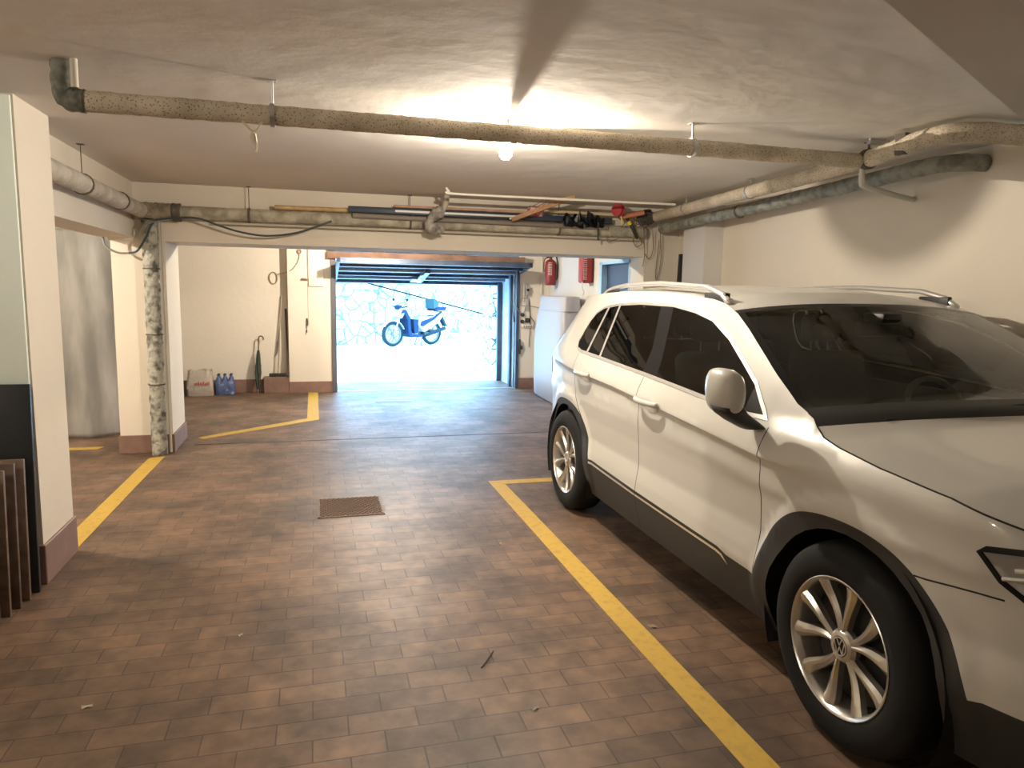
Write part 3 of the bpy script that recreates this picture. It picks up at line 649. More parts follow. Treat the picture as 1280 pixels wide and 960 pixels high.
for q0, q1 in ((-1, -.955), (.955, 1)):
    qs = [q for q in QS if q0-1e-9 <= q <= q1+1e-9]; g = [[bm.verts.new(top_pt(i, q)) for q in qs] for i in range(iC+2, iT+1)]
    for a, b in zip(g[:-1], g[1:]):
        for k in range(len(qs)-1): bm.faces.new((a[k], a[k+1], b[k+1], b[k]))
g = [[bm.verts.new(top_pt(i, q)) for q in QS] for i in (iT, iT+1)]
for k in range(len(QS)-1): bm.faces.new((g[0][k], g[0][k+1], g[1][k+1], g[1][k]))
obj('windscreen_border', bm, GLOSSB, car, world=False)
top_part('roof', iT+1, NE-1, -1, 1, PAINT, car)
for sgn in (-1, 1):       # shut line between bonnet and wing
    bm = new(); i0 = int(np.argmin(np.abs(lenv-.55))); tube(bm, [(sgn*ew_[i]*.998, es[i], ez[i]-.0005) for i in range(i0, iC+2)], .0035, 6); obj('bonnet_gap', bm, GAP, car, world=False)
# wipers
for a, b in (((-.62, .20, 1.10), (.02, .19, 1.142)), ((-.02, .12, 1.132), (.60, .24, 1.118))):
    bm = new(); tube(bm, [a, b], .008, 8); obj('wiper', bm, BLACKP, car, world=False)
# underbody and wheel wells
bm = new(); rbox(bm, -.80, .80, .52, 2.30, .19, .44, .02); rbox(bm, -.60, .60, -.62, 3.3, .21, .46, .02); rbox(bm, -.74, .74, -.74, -.43, .22, .40, .02); rbox(bm, -.78, .78, 3.22, 3.5, .25, .42, .02); obj('underbody', bm, P('underbody_black', (0.012, 0.012, 0.012), 0.9), car, world=False)
for s0 in (0, WB):
    for sgn in (-1, 1):
        bm = new(); n = 28; A = []; B = []
        for k in range(n+1):
            a = math.radians(-25+230*k/n); y, z = s0+.43*math.cos(a), .36+.43*math.sin(a); A.append(bm.verts.new((sgn*.60, y, z))); B.append(bm.verts.new((sgn*.915, y, z)))
        for k in range(n): bm.faces.new((A[k], A[k+1], B[k+1], B[k]))
        bm.faces.new(A); obj('wheel_well', bm, P('wheel_well_black', (0.010, 0.010, 0.010), 0.95), car, world=False)
# wheels
def make_wheel():
    w = bpy.data.objects.new('wheel', None); COL.objects.link(w); w.parent = car
    def wo(name, bm, mat, par=w, **k): return obj(name, bm, mat, par, world=False, **k)
    R_, rr_ = .357, .236
    bm = new(); lathe(bm, [(.229, .085), (.243, .100), (.270, .106), (.30, .106), (.328, .098), (.346, .080), (.355, .055), (.357, 0), (.355, -.055), (.346, -.085), (.325, -.10), (.245, -.10), (.229, -.08), (.229, .085)], 60, 'X'); wo('tire', bm, RUBBER, smooth=60)
    bm = new(); lathe(bm, [(.236, .094), (.239, .100), (.236, .102), (.227, .096), (.219, .070), (.212, 0), (.210, -.085), (.231, -.09)], 60, 'X', caps=False); wo('rim', bm, ALLOY, smooth=60)
    bm = new(); lathe(bm, [(0, .015), (.16, .015), (.16, .0), (0, .0)], 40, 'X'); lathe(bm, [(.16, .005), (.205, .005), (.205, -.02), (.16, -.02)], 40, 'X'); wo('brake_disc', bm, P('dark_brake', (0.04, 0.038, 0.036), 0.5, 0.5))
    for k in range(5):
        for sg in (-1, 1):
            a0 = math.radians(90+72*k+sg*6); a1 = math.radians(90+72*k+sg*18)
            bm = new(); prev = None
            for t in np.linspace(0, 1, 7):
                r = .040+.186*t; a = a0+(a1-a0)*min(1, t*1.25); hw = .0095+.0185*t**1.3; x = .074-.010*math.sin(math.pi*min(1, t*.9))+.018*t
                c = Vector((0, math.cos(a), math.sin(a)))*r; tn = Vector((0, -math.sin(a), math.cos(a)))
                pts = [c-tn*hw*1.0+Vector((x-.030, 0, 0)), c-tn*hw+Vector((x-.006, 0, 0)), c-tn*hw*.18*(1 if sg > 0 else 2.2)+Vector((x+.004, 0, 0)), c+tn*hw*.18*(2.2 if sg > 0 else 1)+Vector((x+.004, 0, 0)), c+tn*hw+Vector((x-.006, 0, 0)), c+tn*hw+Vector((x-.030, 0, 0))]
                ring = [bm.verts.new(p) for p in pts]
                if prev:
                    for i in range(6): bm.faces.new((prev[i], prev[(i+1) % 6], ring[(i+1) % 6], ring[i]))
                else: bm.faces.new(ring)
                prev = ring
            bm.faces.new(prev[::-1]); wo('spoke', bm, ALLOY, smooth=25)
    bm = new(); lathe(bm, [(.058, .045), (.060, .066), (.050, .078), (.036, .083), (.034, .080), (0, .080)], 32, 'X'); hub = wo('hub', bm, ALLOY, smooth=30)
    bm = new(); lathe(bm, [(0, .0805), (.034, .0805), (.034, .082), (0, .082)], 28, 'X'); wo('badge_disc', bm, GLOSSB, hub)
    bm = new(); lathe(bm, [(.0285, .082), (.0325, .082), (.0325, .0845), (.0285, .0845), (.0285, .082)], 32, 'X')
    def stroke(p, q, wdt=.0034):
        p, q = Vector((0, *p)), Vector((0, *q)); d = (q-p).normalized(); n = Vector((0, -d.z, d.y))*wdt/2
        b4 = [p-n, q-n, q+n, p+n]; lo = [bm.verts.new(v+Vector((.082, 0, 0))) for v in b4]; hi = [bm.verts.new(v+Vector((.0845, 0, 0))) for v in b4]
        for i in range(4): bm.faces.new((lo[i], lo[(i+1) % 4], hi[(i+1) % 4], hi[i]))
        bm.faces.new(hi)
    stroke((-.0125, .0265), (0, .0035)); stroke((0, .0035), (.0125, .0265))
    stroke((-.0245, .0165), (-.0115, -.0265)); stroke((-.0115, -.0265), (0, -.001)); stroke((0, -.001), (.0115, -.0265)); stroke((.0115, -.0265), (.0245, .0165))
    wo('wheel_badge', bm, CHROME, hub, smooth=False)
    for k in range(5):
        a = math.radians(54+72*k); bm = new(); lathe(bm, [(.009, .05), (.009, .066), (.006, .068), (0, .068)], 6, 'X', at=(0, .049*math.cos(a)*1.0, .049*math.sin(a)*1.0)); 
        bmesh.ops.scale(bm, vec=(1, 1, 1), verts=bm.verts[:]); wo('wheel_bolt', bm, P('dark_bolt', (0.1, 0.1, 0.1), 0.4, 0.6), hub)
    return w
w0 = make_wheel()
def place_wheel(w, sgn, y, rot):
    w.location = (sgn*.832, y, .357); w.rotation_euler = (0, 0, 0) if sgn > 0 else (0, 0, math.pi)
    w.rotation_mode = 'XYZ'; M = Matrix.Rotation(0 if sgn > 0 else math.pi, 4, 'Z') @ Matrix.Rotation(rot, 4, 'X'); w.rotation_euler = M.to_euler()
place_wheel(w0, -1, 0, math.radians(9))
for sgn, y, rot in ((-1, WB, math.radians(20)), (1, 0, .3), (1, WB, .7)):
    place_wheel(copy_tree(w0, car), sgn, y, rot)
# interior
INT = P('charcoal_interior', (0.13, 0.132, 0.12), 0.8); INT2 = P('dark_seat_cloth', (0.085, 0.085, 0.08), 0.9); BEIGE = P('headlining', (0.20, 0.20, 0.18), 0.9)
bm = new(); rbox(bm, -.84, .84, .18, .62, .84, 1.045, .05, 3); rbox(bm, -.80, .80, .55, .78, .60, 1.00, .05, 3); rbox(bm, -.14, .14, .7, 1.5, .42, .70, .03); obj('dashboard', bm, INT, car, world=False)
bm = new()
for sgn in (-1, 1): box(bm, min(sgn*.80, sgn*.84), max(sgn*.80, sgn*.84), .55, 3.0, .40, 1.03)
box(bm, -.8, .8, .5, 3.3, .42, .46); obj('door_lining', bm, INT, car, world=False)
bm = new(); lathe(bm, [(.180, -.016), (.196, -.008), (.196, .008), (.180, .016), (.166, .008), (.166, -.008), (.180, -.016)], 36, 'Y'); lathe(bm, [(0, -.03), (.06, -.025), (.06, .02), (0, .03)], 20, 'Y'); box(bm, -.175, .175, -.012, .012, -.02, .02); box(bm, -.015, .015, -.012, .012, -.175, 0)
bmesh.ops.transform(bm, matrix=Matrix.Translation((.38, .93, .975)) @ Matrix.Rotation(math.radians(-25), 4, 'X'), verts=bm.verts[:]); obj('steering_wheel', bm, INT, car, world=False)
def seat(x, y, w, name='front_seat'):
    bm = new(); rbox(bm, x-w/2, x+w/2, y-.50, y+.02, .52, .68, .05, 3); st = obj(name, bm, INT2, car, world=False, smooth=60)
    bm = new(); rbox(bm, -w/2, w/2, -.07, .07, 0, .62, .06, 3); bmesh.ops.transform(bm, matrix=Matrix.Translation((x, y, .62)) @ Matrix.Rotation(math.radians(-16), 4, 'X'), verts=bm.verts[:]); obj('seat_back', bm, INT2, st, world=False, smooth=60)
    return st
def headrest(st, x, y, z):
    bm = new(); rbox(bm, x-.13, x+.13, y-.05, y+.05, z, z+.17, .045, 3); obj('headrest', bm, INT2, st, world=False, smooth=60)
    bm = new()
    for dx in (-.06, .06): tube(bm, [(x+dx, y, z-.09), (x+dx, y, z+.02)], .006, 8)
    obj('headrest_post', bm, CHROME, st, world=False)
for x in (-.38, .38): st = seat(x, 1.62, .50); headrest(st, x, 1.84, 1.27)
st = seat(0, 2.55, 1.30, 'rear_seat')
for x in (-.42, 0, .42): headrest(st, x, 2.77, 1.24)
bm = new(); rbox(bm, -.125, .125, -.02, .02, -.038, .038, .018, 3); bmesh.ops.translate(bm, verts=bm.verts[:], vec=(0, .955, 1.395)); rbox(bm, -.06, .06, .86, 1.0, 1.42, 1.475, .02); obj('rear_view_mirror', bm, BLACKP, car, world=False)
bm = new()
qs = np.linspace(-.95, .95, 20); g = [[bm.verts.new(Vector(top_pt(i, q))+Vector((0, 0, -.03))) for q in qs] for i in range(iT+1, NE-8)]
for a, b in zip(g[:-1], g[1:]):
    for k in range(len(qs)-1): bm.faces.new((a[k], a[k+1], b[k+1], b[k]))
obj('headlining', bm, BEIGE, car, world=False)
# grille bars (front of the car)
bm = new()
for z in (.745, .79, .835):
    pts = [P2(np.array([u]), np.array([z])) for u in np.linspace(0, uh-.62, 12)]
    for sgn in (-1, 1): tube(bm, [(sgn*float(p[1][0]), float(p[0][0])-.006, z) for p in pts], .007, 6)
obj('grille_bar', bm, CHROME, car, world=False)
# ---------------------------------------------------------------- pipes
def lagged(name, pts, r, mat, label, cat='pipe', step=0.025, jit=0.045, n=14, group=None):
    t = thing(name, label, cat, tuple(Vector(pts[0])), group=group)
    bm = new(); p = densify(smooth_path(pts, 6), step); tube(bm, p, r, n, jit=jit); obj('lagging', bm, mat, t, smooth='all'); return t
def strap(t, x, y, z, r, axis, top=H, w=0.02, mat=STEEL, rod=0.006):
    bm = new(); lathe(bm, [(r+0.004, -w/2), (r+0.008, -w/2), (r+0.008, w/2), (r+0.004, w/2)], 16, axis, at=(x, y, z))
    if top: tube(bm, [(x, y, z+r), (x, y, top)], rod, 8); box(bm, x-0.02, x+0.02, y-0.02, y+0.02, top-0.004, top)
    obj('pipe_clamp', bm, mat, t)
DARKST = P('rusty_bracket', (0.11, 0.09, 0.075), 0.8)
cp = lagged('ceiling_pipe', [(-0.887, 3.40, 2.279), (0.48, 3.45, 2.291), (1.95, 3.53, 2.308), (3.05, 3.62, 2.325)], 0.042, LAG, 'long speckled lagged pipe crossing under the ceiling past the bulb')
bm = new(); tube(bm, densify(smooth_path([(-0.88, 3.40, 2.279), (-0.93, 3.40, 2.283), (-0.955, 3.405, 2.315), (-0.955, 3.41, H)], 6), 0.02), 0.047, 14, jit=0.08); obj('elbow', bm, P('grimy_green_grey', (0.10, 0.11, 0.09), 0.8, noise=(20, (0.22, 0.22, 0.19), 0.4, 0.6)), cp, smooth='all')
bm = new(); tube(bm, [(-0.905, 3.36, 2.32), (-0.905, 3.36, H)], 0.014, 10); obj('riser', bm, P('cream_riser', (0.6, 0.55, 0.46), 0.7), cp)
for x, y_, z_ in ((-0.16, 3.427, 2.2855), (1.93, 3.529, 2.3078)): strap(cp, x, y_, z_, 0.042, 'X')
up = lagged('wall_pipe', [(3.42, 6.95, 2.325), (3.31, 5.6, 2.33), (3.22, 4.72, 2.33), (3.11, 3.66, 2.335), (3.035, 3.12, 2.355), (3.13, 2.96, 2.36), (3.35, 2.93, 2.36), (3.8, 2.90, 2.36)], 0.05, LAG, 'upper lagged pipe along the right wall bending into it')
strap(up, 3.10, 3.60, 2.335, 0.05, 'Y', mat=DARKST, w=0.035); strap(up, 3.25, 5.0, 2.33, 0.05, 'Y'); strap(up, 3.36, 6.2, 2.328, 0.05, 'Y')
bm = new(); box(bm, 3.02, 3.16, 3.50, 3.53, H-0.03, H-0.012); tube(bm, [(3.03, 3.515, H-0.02), (3.03, 3.515, H)], 0.008, 8); tube(bm, [(3.15, 3.515, H-0.02), (3.15, 3.515, H)], 0.008, 8); obj('hanger_bar', bm, STEEL, up)
bm = new(); rbox(bm, 3.01, 3.05, 3.24, 3.31, 2.30, 2.41, 0.006); obj('pipe_hook', bm, DARKST, up)
lp = lagged('wall_pipe', [(3.53, 7.0, 2.215), (3.53, 6.75, 2.22), (3.53, 6.1, 2.24), (3.56, 5.2, 2.275), (3.57, 4.2, 2.31), (3.58, 3.7, 2.33), (3.63, 3.52, 2.335), (3.80, 3.46, 2.335)], 0.05, FOIL, 'lower foil wrapped pipe along the right wall ending in an elbow')
strap(lp, 3.55, 5.6, 2.255, 0.05, 'Y', top=None, mat=DARKST)
bm = new(); tube(bm, smooth_path([(3.10, 3.64, 2.29), (3.11, 3.65, 2.22), (3.16, 3.68, 2.195), (3.4, 3.80, 2.19), (3.8, 3.98, 2.185)], 6), 0.017, 10)
tag(obj('drain_tube', bm, P('pale_plastic_tube', (0.58, 0.57, 0.52), 0.5)), 'thin pale plastic tube dropping from the pipe joint to the right wall', 'pipe')
lf = lagged('beam_pipe', [(-1.43, 4.545, 2.18), (-1.43, 5.5, 2.18), (-1.43, 6.98, 2.175)], 0.062, P('pale_lagging', (0.52, 0.47, 0.40), 0.9, noise=(7, (0.36, 0.32, 0.27), 0.4, 0.65), bump=(30, 0.6)), 'pale lagged pipe along the left beam')
strap(lf, -1.43, 5.35, 2.18, 0.062, 'Y', mat=DARKST, rod=0.003); strap(lf, -1.43, 6.3, 2.18, 0.062, 'Y', mat=DARKST, top=None)
bb = lagged('beam_pipe', [(-1.22, 7.05, 2.175), (0.6, 7.05, 2.175), (2.2, 7.05, 2.172), (3.36, 7.05, 2.17)], 0.06, P('dusty_lagging', (0.50, 0.46, 0.36), 0.9, noise=(9, (0.30, 0.27, 0.21), 0.38, 0.62), bump=(30, 0.7)), 'dusty lagged pipe running along the front of the back beam')
bm = new(); tube(bm, densify([(-0.85, 7.045, 2.098), (3.3, 7.045, 2.094)], 0.1), 0.012, 8); obj('seam_tube', bm, P('pale_seam', (0.5, 0.46, 0.38), 0.8), bb)
for x in (-0.55, 0.9, 2.4): strap(bb, x, 7.05, 2.175, 0.06, 'X', mat=DARKST, rod=0.0035)
vp_ = lagged('downpipe', [(-1.38, 7.06, 0.0), (-1.38, 7.06, 1.0), (-1.38, 7.06, 2.10)], 0.066, P('mouldy_lagging', (0.43, 0.42, 0.36), 0.9, noise=(15, (0.12, 0.12, 0.095), 0.46, 0.64), bump=(40, 1.0)), 'mouldy lagged downpipe standing against the far left column', jit=0.06)
for z in (0.65, 1.1, 1.68): 
    bm = new(); lathe(bm, [(0.069, z-0.005), (0.073, z-0.005), (0.073, z+0.005), (0.069, z+0.005)], 16, at=(-1.38, 7.06, 0)); obj('tie_wire', bm, DARKST, vp_)
bm = new(); tube(bm, [(-1.285, 7.06, 0.02), (-1.285, 7.06, 2.1)], 0.011, 8); obj('side_tube', bm, P('pale_seam', (0, 0, 0)), vp_)
# corner junction of the three pipes
j = thing('pipe_junction', 'lumpy taped pipe junction at the top of the far left column', 'pipe', (-1.36, 7.05, 2.17))
bm = new(); tube(bm, densify([(-1.46, 7.05, 2.18), (-1.16, 7.05, 2.175)], 0.02), 0.075, 14, jit=0.07); obj('sleeve', bm, P('brown_tape', (0.33, 0.27, 0.20), 0.85, noise=(14, (0.17, 0.14, 0.10), 0.4, 0.65), bump=(25, 0.8)), j, smooth='all')
bm = new(); tube(bm, densify([(-1.19, 7.05, 2.175), (-1.12, 7.05, 2.175)], 0.015), 0.079, 14, jit=0.05); obj('collar', bm, DARKST, j, smooth='all')
# lagged branch with a rag below it
br = lagged('branch_pipe', [(1.21, 6.80, 2.42), (1.20, 6.81, 2.33), (1.17, 6.85, 2.26)], 0.028, P('pale_lagging', (0, 0, 0)), 'short lagged branch pipe dropping from ceiling to beam pipe')
bm = new(); tube(bm, densify(smooth_path([(1.18, 6.83, 2.31), (1.12, 6.85, 2.24), (1.06, 6.86, 2.17), (1.11, 6.88, 2.09), (1.17, 6.89, 2.12)], 6), 0.02), [0.035+0.03*math.sin(i*0.31)**2 for i in range(len(densify(smooth_path([(1.18, 6.83, 2.31), (1.12, 6.85, 2.24), (1.06, 6.86, 2.17), (1.11, 6.88, 2.09), (1.17, 6.89, 2.12)], 6), 0.02)))], 12, jit=0.2)
obj('rag_wrap', bm, P('grey_rag', (0.40, 0.37, 0.33), 0.95, noise=(16, (0.22, 0.20, 0.18), 0.4, 0.6), bump=(30, 0.9)), br, smooth='all')
# ---------------------------------------------------------------- things stowed on the beam pipe
def stick(name, a, b, r, mat, label, cat, flat=None, n=10):
    bm = new(); tube(bm, densify([a, b], 0.12), r, n, flat=flat, jit=0.03); return tag(obj(name, bm, mat), label, cat)
stick('cane_pole', (-0.33, 7.03, 2.256), (1.05, 7.03, 2.262), 0.021, BAMBOO, 'yellow cane pole on the beam pipe with a dark end cap', 'pole')
bm = new(); rbox(bm, 0.32, 2.95, 6.99, 7.03, 2.245, 2.305, 0.008); bmesh.ops.translate(bm, verts=bm.verts[:], vec=(0, -0.03, -0.01))
tag(obj('metal_rail', bm, P('blue_black_rail', (0.03, 0.045, 0.07), 0.4)), 'long blue black rail lying on the beam pipe', 'rail')
stick('grey_tube', (0.36, 6.97, 2.208), (2.9, 6.97, 2.193), 0.024, P('grey_brown_tube', (0.22, 0.19, 0.16), 0.6), 'grey brown tube below the blue black rail', 'pole')
bm = new(); rbox(bm, 0.74, 2.22, 6.98, 7.02, 2.302, 2.326, 0.003); tag(obj('wooden_batten', bm, P('pinkish_wood', (0.50, 0.30, 0.22), 0.7, noise=(12, (0.38, 0.22, 0.16), 0.4, 0.7))), 'reddish wooden batten on top of the blue black rail', 'batten')
bm = new(); rbox(bm, 0.75, 1.95, 6.945, 6.955, 2.255, 2.275, 0.002); tag(obj('white_strip', bm, WHITEPL), 'thin white plastic strip in front of the reddish batten', 'strip')
bm = new(); tube(bm, smooth_path([(1.12, 6.32, 2.415), (1.145, 6.31, 2.385), (1.21, 6.30, 2.366), (2.2, 6.30, 2.370), (3.30, 6.30, 2.376)], 6), 0.011, 10)
tag(obj('conduit', bm, P('ivory_conduit', (0.78, 0.74, 0.66), 0.45)), 'thin ivory conduit with a curled end under the ceiling', 'conduit')
bm = new(); box(bm, -0.33, 0.33, -0.012, 0.012, -0.02, 0.02); bmesh.ops.transform(bm, matrix=Matrix.Translation((2.11, 6.66, 2.325)) @ Vector((0.42, -0.32, 0.17)).to_track_quat('X', 'Z').to_matrix().to_4x4(), verts=bm.verts[:])
tag(obj('wooden_plank', bm, WOOD), 'short wooden plank lying slantwise across the stowed poles', 'plank')
stick('white_dowel', (1.84, 6.86, 2.232), (2.0, 6.90, 2.262), 0.01, WHITEPL, 'short white dowel beside the slanting plank', 'stick')
stick('bamboo_pole', (2.28, 6.99, 2.335), (3.22, 6.96, 2.325), 0.016, P('light_cane', (0.60, 0.47, 0.30), 0.55), 'light bamboo pole between slanting plank and red reel', 'pole')
t = thing('tape_tie', 'red and white tape loop tying the poles near the slanting plank', 'tape', (2.13, 6.93, 2.33))
bm = new(); lathe(bm, [(0.045, -0.07), (0.052, -0.065), (0.052, 0.065), (0.045, 0.07)], 14, 'X', at=(2.13, 6.975, 2.325)); obj('band', bm, P('red_white_tape', (0.75, 0.60, 0.55), 0.5, noise=(28, (0.62, 0.10, 0.12), 0.45, 0.55)), t)
bm = new()
for dx in (-0.04, 0.02, 0.05): tube(bm, smooth_path([(2.13+dx, 6.95, 2.37), (2.13+dx*0.6, 6.7, 2.39), (2.02+dx*0.2, 6.31, 2.385)], 4), 0.003, 6)
obj('string', bm, P('red_string', (0.5, 0.16, 0.14), 0.7), t)
t = thing('cord_reel', 'red plastic cord reel among the stowed poles', 'reel', (2.95, 6.80, 2.36))
bm = new(); R = Matrix.Rotation(0.5, 4, 'Z'); lathe(bm, [(0.0, -0.03), (0.062, -0.028), (0.064, -0.02), (0.035, -0.016), (0.035, 0.016), (0.064, 0.02), (0.062, 0.028), (0.0, 0.03)], 22, 'X'); bmesh.ops.transform(bm, matrix=Matrix.Translation((2.93, 6.78, 2.355)) @ R, verts=bm.verts[:]); obj('spool', bm, REDCL, t)
bm = new(); tube(bm, smooth_path([(2.96, 6.78, 2.30), (2.97, 6.77, 2.26), (2.965, 6.77, 2.22)], 4), 0.008, 6); obj('cord_end', bm, P('yellow_cord', (0.75, 0.6, 0.15), 0.6), t)
stick('orange_tube', (2.98, 6.86, 2.292), (3.22, 6.80, 2.345), 0.024, ORANGE, 'short orange tube beside the red cord reel', 'tube')
t = thing('pruning_saw', 'black and yellow handled saw hanging below the orange tube', 'saw', (3.10, 6.88, 2.26))
bm = new(); tube(bm, smooth_path([(3.06, 6.88, 2.30), (3.10, 6.88, 2.25), (3.14, 6.87, 2.18), (3.19, 6.87, 2.09)], 5), 0.016, 10); obj('handle', bm, BLACKP, t)
bm = new(); tube(bm, [(3.09, 6.88, 2.262), (3.11, 6.88, 2.228)], 0.02, 10); obj('grip_band', bm, P('yellow_plastic', (0.75, 0.6, 0.05), 0.5), t)
# tangle of dark wire
bm = new()
for i in range(34):
    c = Vector((3.30, 6.93, 2.31)); pts = []
    ph = random.uniform(0, 6.3); tilt = random.uniform(-0.9, 0.9); r0 = random.uniform(0.035, 0.10)
    for k in range(9):
        a = ph+k*0.75; pts.append(c+Vector((math.cos(a)*r0*1.1, math.sin(a)*math.sin(tilt)*r0*0.7, math.sin(a)*math.cos(tilt)*r0*0.9))+Vector((random.uniform(-.02, .02), random.uniform(-.02, .02), random.uniform(-.02, .02))))
    tube(bm, smooth_path(pts, 3), random.uniform(0.003, 0.006), 5)
tag(obj('wire_tangle', bm, P('dark_wire', (0.09, 0.08, 0.065), 0.7)), 'tangled bundle of dark wire where beam meets right wall', 'wire')
bm = new()
for pts in ([(3.22, 6.95, 2.25), (3.20, 6.99, 2.1), (3.24, 7.0, 2.02), (3.30, 7.0, 2.05), (3.28, 7.0, 2.12)], [(3.30, 6.97, 2.22), (3.33, 7.0, 2.1), (3.35, 7.02, 1.95), (3.34, 7.03, 1.82)], [(3.10, 7.0, 2.25), (3.0, 7.02, 2.13), (2.93, 7.03, 2.10), (2.95, 7.04, 2.06), (3.05, 7.03, 2.10)], [(3.42, 7.0, 2.2), (3.46, 7.05, 2.0), (3.42, 7.06, 1.9), (3.37, 7.05, 1.95)], [(3.52, 7.02, 2.18), (3.56, 7.06, 1.9), (3.53, 7.07, 1.7), (3.51, 7.07, 1.75), (3.53, 7.06, 2.1)]):
    tube(bm, smooth_path(pts, 5), 0.004, 6)
tag(obj('loose_wire', bm, P('brown_wire', (0.20, 0.13, 0.09), 0.7)), 'thin brown wires dangling below the wire tangle', 'wire')
# crumpled black sheet and dangling strap
bm = new()
random.seed(11)
for (cx_, cz, w, h) in ((2.52, 2.24, 0.22, 0.11), (2.74, 2.235, 0.18, 0.10)):
    nx, nz = 9, 6; g = [[bm.verts.new((cx_-w/2+w*i/(nx-1)+random.uniform(-.01, .01), 6.92+random.uniform(-.025, .02), cz-h/2+h*k/(nz-1)+random.uniform(-.012, .012)*(1+k))) for i in range(nx)] for k in range(nz)]
    for k in range(nz-1):
        for i in range(nx-1): bm.faces.new((g[k][i], g[k][i+1], g[k+1][i+1], g[k+1][i]))
bmesh.ops.solidify(bm, geom=bm.faces[:], thickness=0.006)
tag(obj('plastic_bag', bm, P('black_bag', (0.02, 0.022, 0.025), 0.35)), 'crumpled black plastic bag caught on the beam pipe', 'bag')
stick('hanging_strap', (2.77, 6.90, 2.24), (2.775, 6.90, 2.06), 0.009, BLACKP, 'black strap hanging down from the beam pipe', 'strap')
# strings and cables
bm = new(); tube(bm, smooth_path([(-0.28, 3.37, 2.24), (-0.235, 3.365, 2.20), (-0.20, 3.37, 2.24)], 5), 0.005, 6); tube(bm, smooth_path([(-0.235, 3.365, 2.205), (-0.245, 3.36, 2.17), (-0.225, 3.36, 2.145), (-0.23, 3.36, 2.115)], 5), 0.006, 6); tube(bm, [(-0.237, 3.363, 2.19), (-0.232, 3.363, 2.155)], 0.012, 8)
tag(obj('knotted_string', bm, P('pale_string', (0.62, 0.55, 0.42), 0.9)), 'knotted pale string hanging from the long ceiling pipe', 'string')
bm = new(); tube(bm, smooth_path([(-1.55, 7.04, 1.81), (-1.47, 6.98, 1.83), (-1.39, 6.96, 1.95), (-1.32, 6.95, 2.08), (-1.18, 6.95, 2.115), (-0.98, 6.96, 2.125), (-0.80, 6.97, 2.07), (-0.62, 6.97, 2.02), (-0.40, 6.97, 1.995), (-0.15, 6.97, 2.03), (0.05, 6.97, 2.10), (0.17, 6.98, 2.15)], 8), 0.009, 8)
tag(obj('drooping_cable', bm, P('blue_black_cable', (0.035, 0.06, 0.075), 0.5)), 'blue black cable drooping along the beam from the far left column', 'cable')
bm = new(); tube(bm, smooth_path([(-1.74, 7.0, 1.94), (-1.72, 7.0, 1.86), (-1.63, 7.02, 1.81), (-1.54, 7.04, 1.81)], 6), 0.009, 8); tube(bm, smooth_path([(-1.48, 7.0, 2.03), (-1.46, 6.98, 1.97), (-1.38, 6.95, 2.06), (-1.2, 6.945, 2.10)], 6), 0.006, 8)
tag(obj('grey_cable_loop', bm, GREYCABLE), 'pale grey cable loop hanging left of the far left column', 'cable')
# ---------------------------------------------------------------- floor things
bm = new(); x0, x1, y0, y1 = 0.0, 0.45, 4.86, 5.31
for b_ in ((x0, x1, y0, y0+0.016), (x0, x1, y1-0.016, y1), (x0, x0+0.016, y0, y1), (x1-0.016, x1, y0, y1)): box(bm, *b_, -0.004, 0.005)
step = 0.033
k = -14
while k < 28:
    for sgn in (1, -1):
        pts = []
        for tt in np.linspace(0, 1, 61):
            yy = y0+(y1-y0)*tt; xx = x0+k*step+sgn*(yy-y0)*0.62+(0 if sgn > 0 else 0)
            if x0+0.006 <= xx <= x1-0.006: pts.append((xx, yy, 0.003))
        if len(pts) > 1: tube(bm, [pts[0], pts[-1]], 0.0038, 5)
    k += 1
t = thing('floor_grate', 'square diamond mesh drain grate set in the brick floor', 'grate', (0.225, 5.085, 0)); obj('mesh_panel', bm, P('brown_iron', (0.16, 0.11, 0.085), 0.6, 0.2), t, smooth=False)
bm = new(); box(bm, x0+0.01, x1-0.01, y0+0.01, y1-0.01, -0.02, 0.0008); obj('drain_pit', bm, P('dark_pit', (0.11, 0.075, 0.058), 0.9), t)
bm = new(); rbox(bm, 0.79, 1.27, 9.80, 9.98, -0.01, 0.004, 0.003); tag(obj('drain_cover', bm, P('dull_iron_plate', (0.12, 0.11, 0.12), 0.5)), 'small flat iron drain cover near the garage door', 'drain cover')
def line(poly, label):
    bm = new(); prism(bm, poly, (-0.004, 0.0025)); return tag(obj('parking_line', bm, YEL, smooth=False), label, 'road marking', 'yellow parking lines')
line([(1.345, 5.56), (1.46, 5.44), (1.46, -0.6), (1.345, -0.6)], 'long yellow parking line beside the white car')
line([(1.345, 5.56), (3.7, 5.56), (3.7, 5.45), (1.455, 5.45)], 'yellow line running behind the rear wheel of the white car')
line([(-1.485, 4.56), (-1.365, 4.56), (-1.325, 6.97), (-1.445, 6.92)], 'yellow line between the near column and far left column')
line([(-0.10, 10.9), (0.035, 10.9), (0.035, 8.62), (-0.10, 8.72)], 'short yellow line running from the back pillar')
line([(-0.10, 8.72), (0.035, 8.62), (-1.10, 7.70), (-1.17, 7.78)], 'slanting yellow line ending near the far left column')
line([(-3.4, 7.40), (-1.98, 7.40), (-1.95, 7.50), (-3.4, 7.50)], 'faint yellow line below the grey plastic sheet')
LEAF = P('dry_leaf', (0.42, 0.34, 0.24), 0.9); PAPER = P('paper_scrap', (0.62, 0.60, 0.54), 0.9)
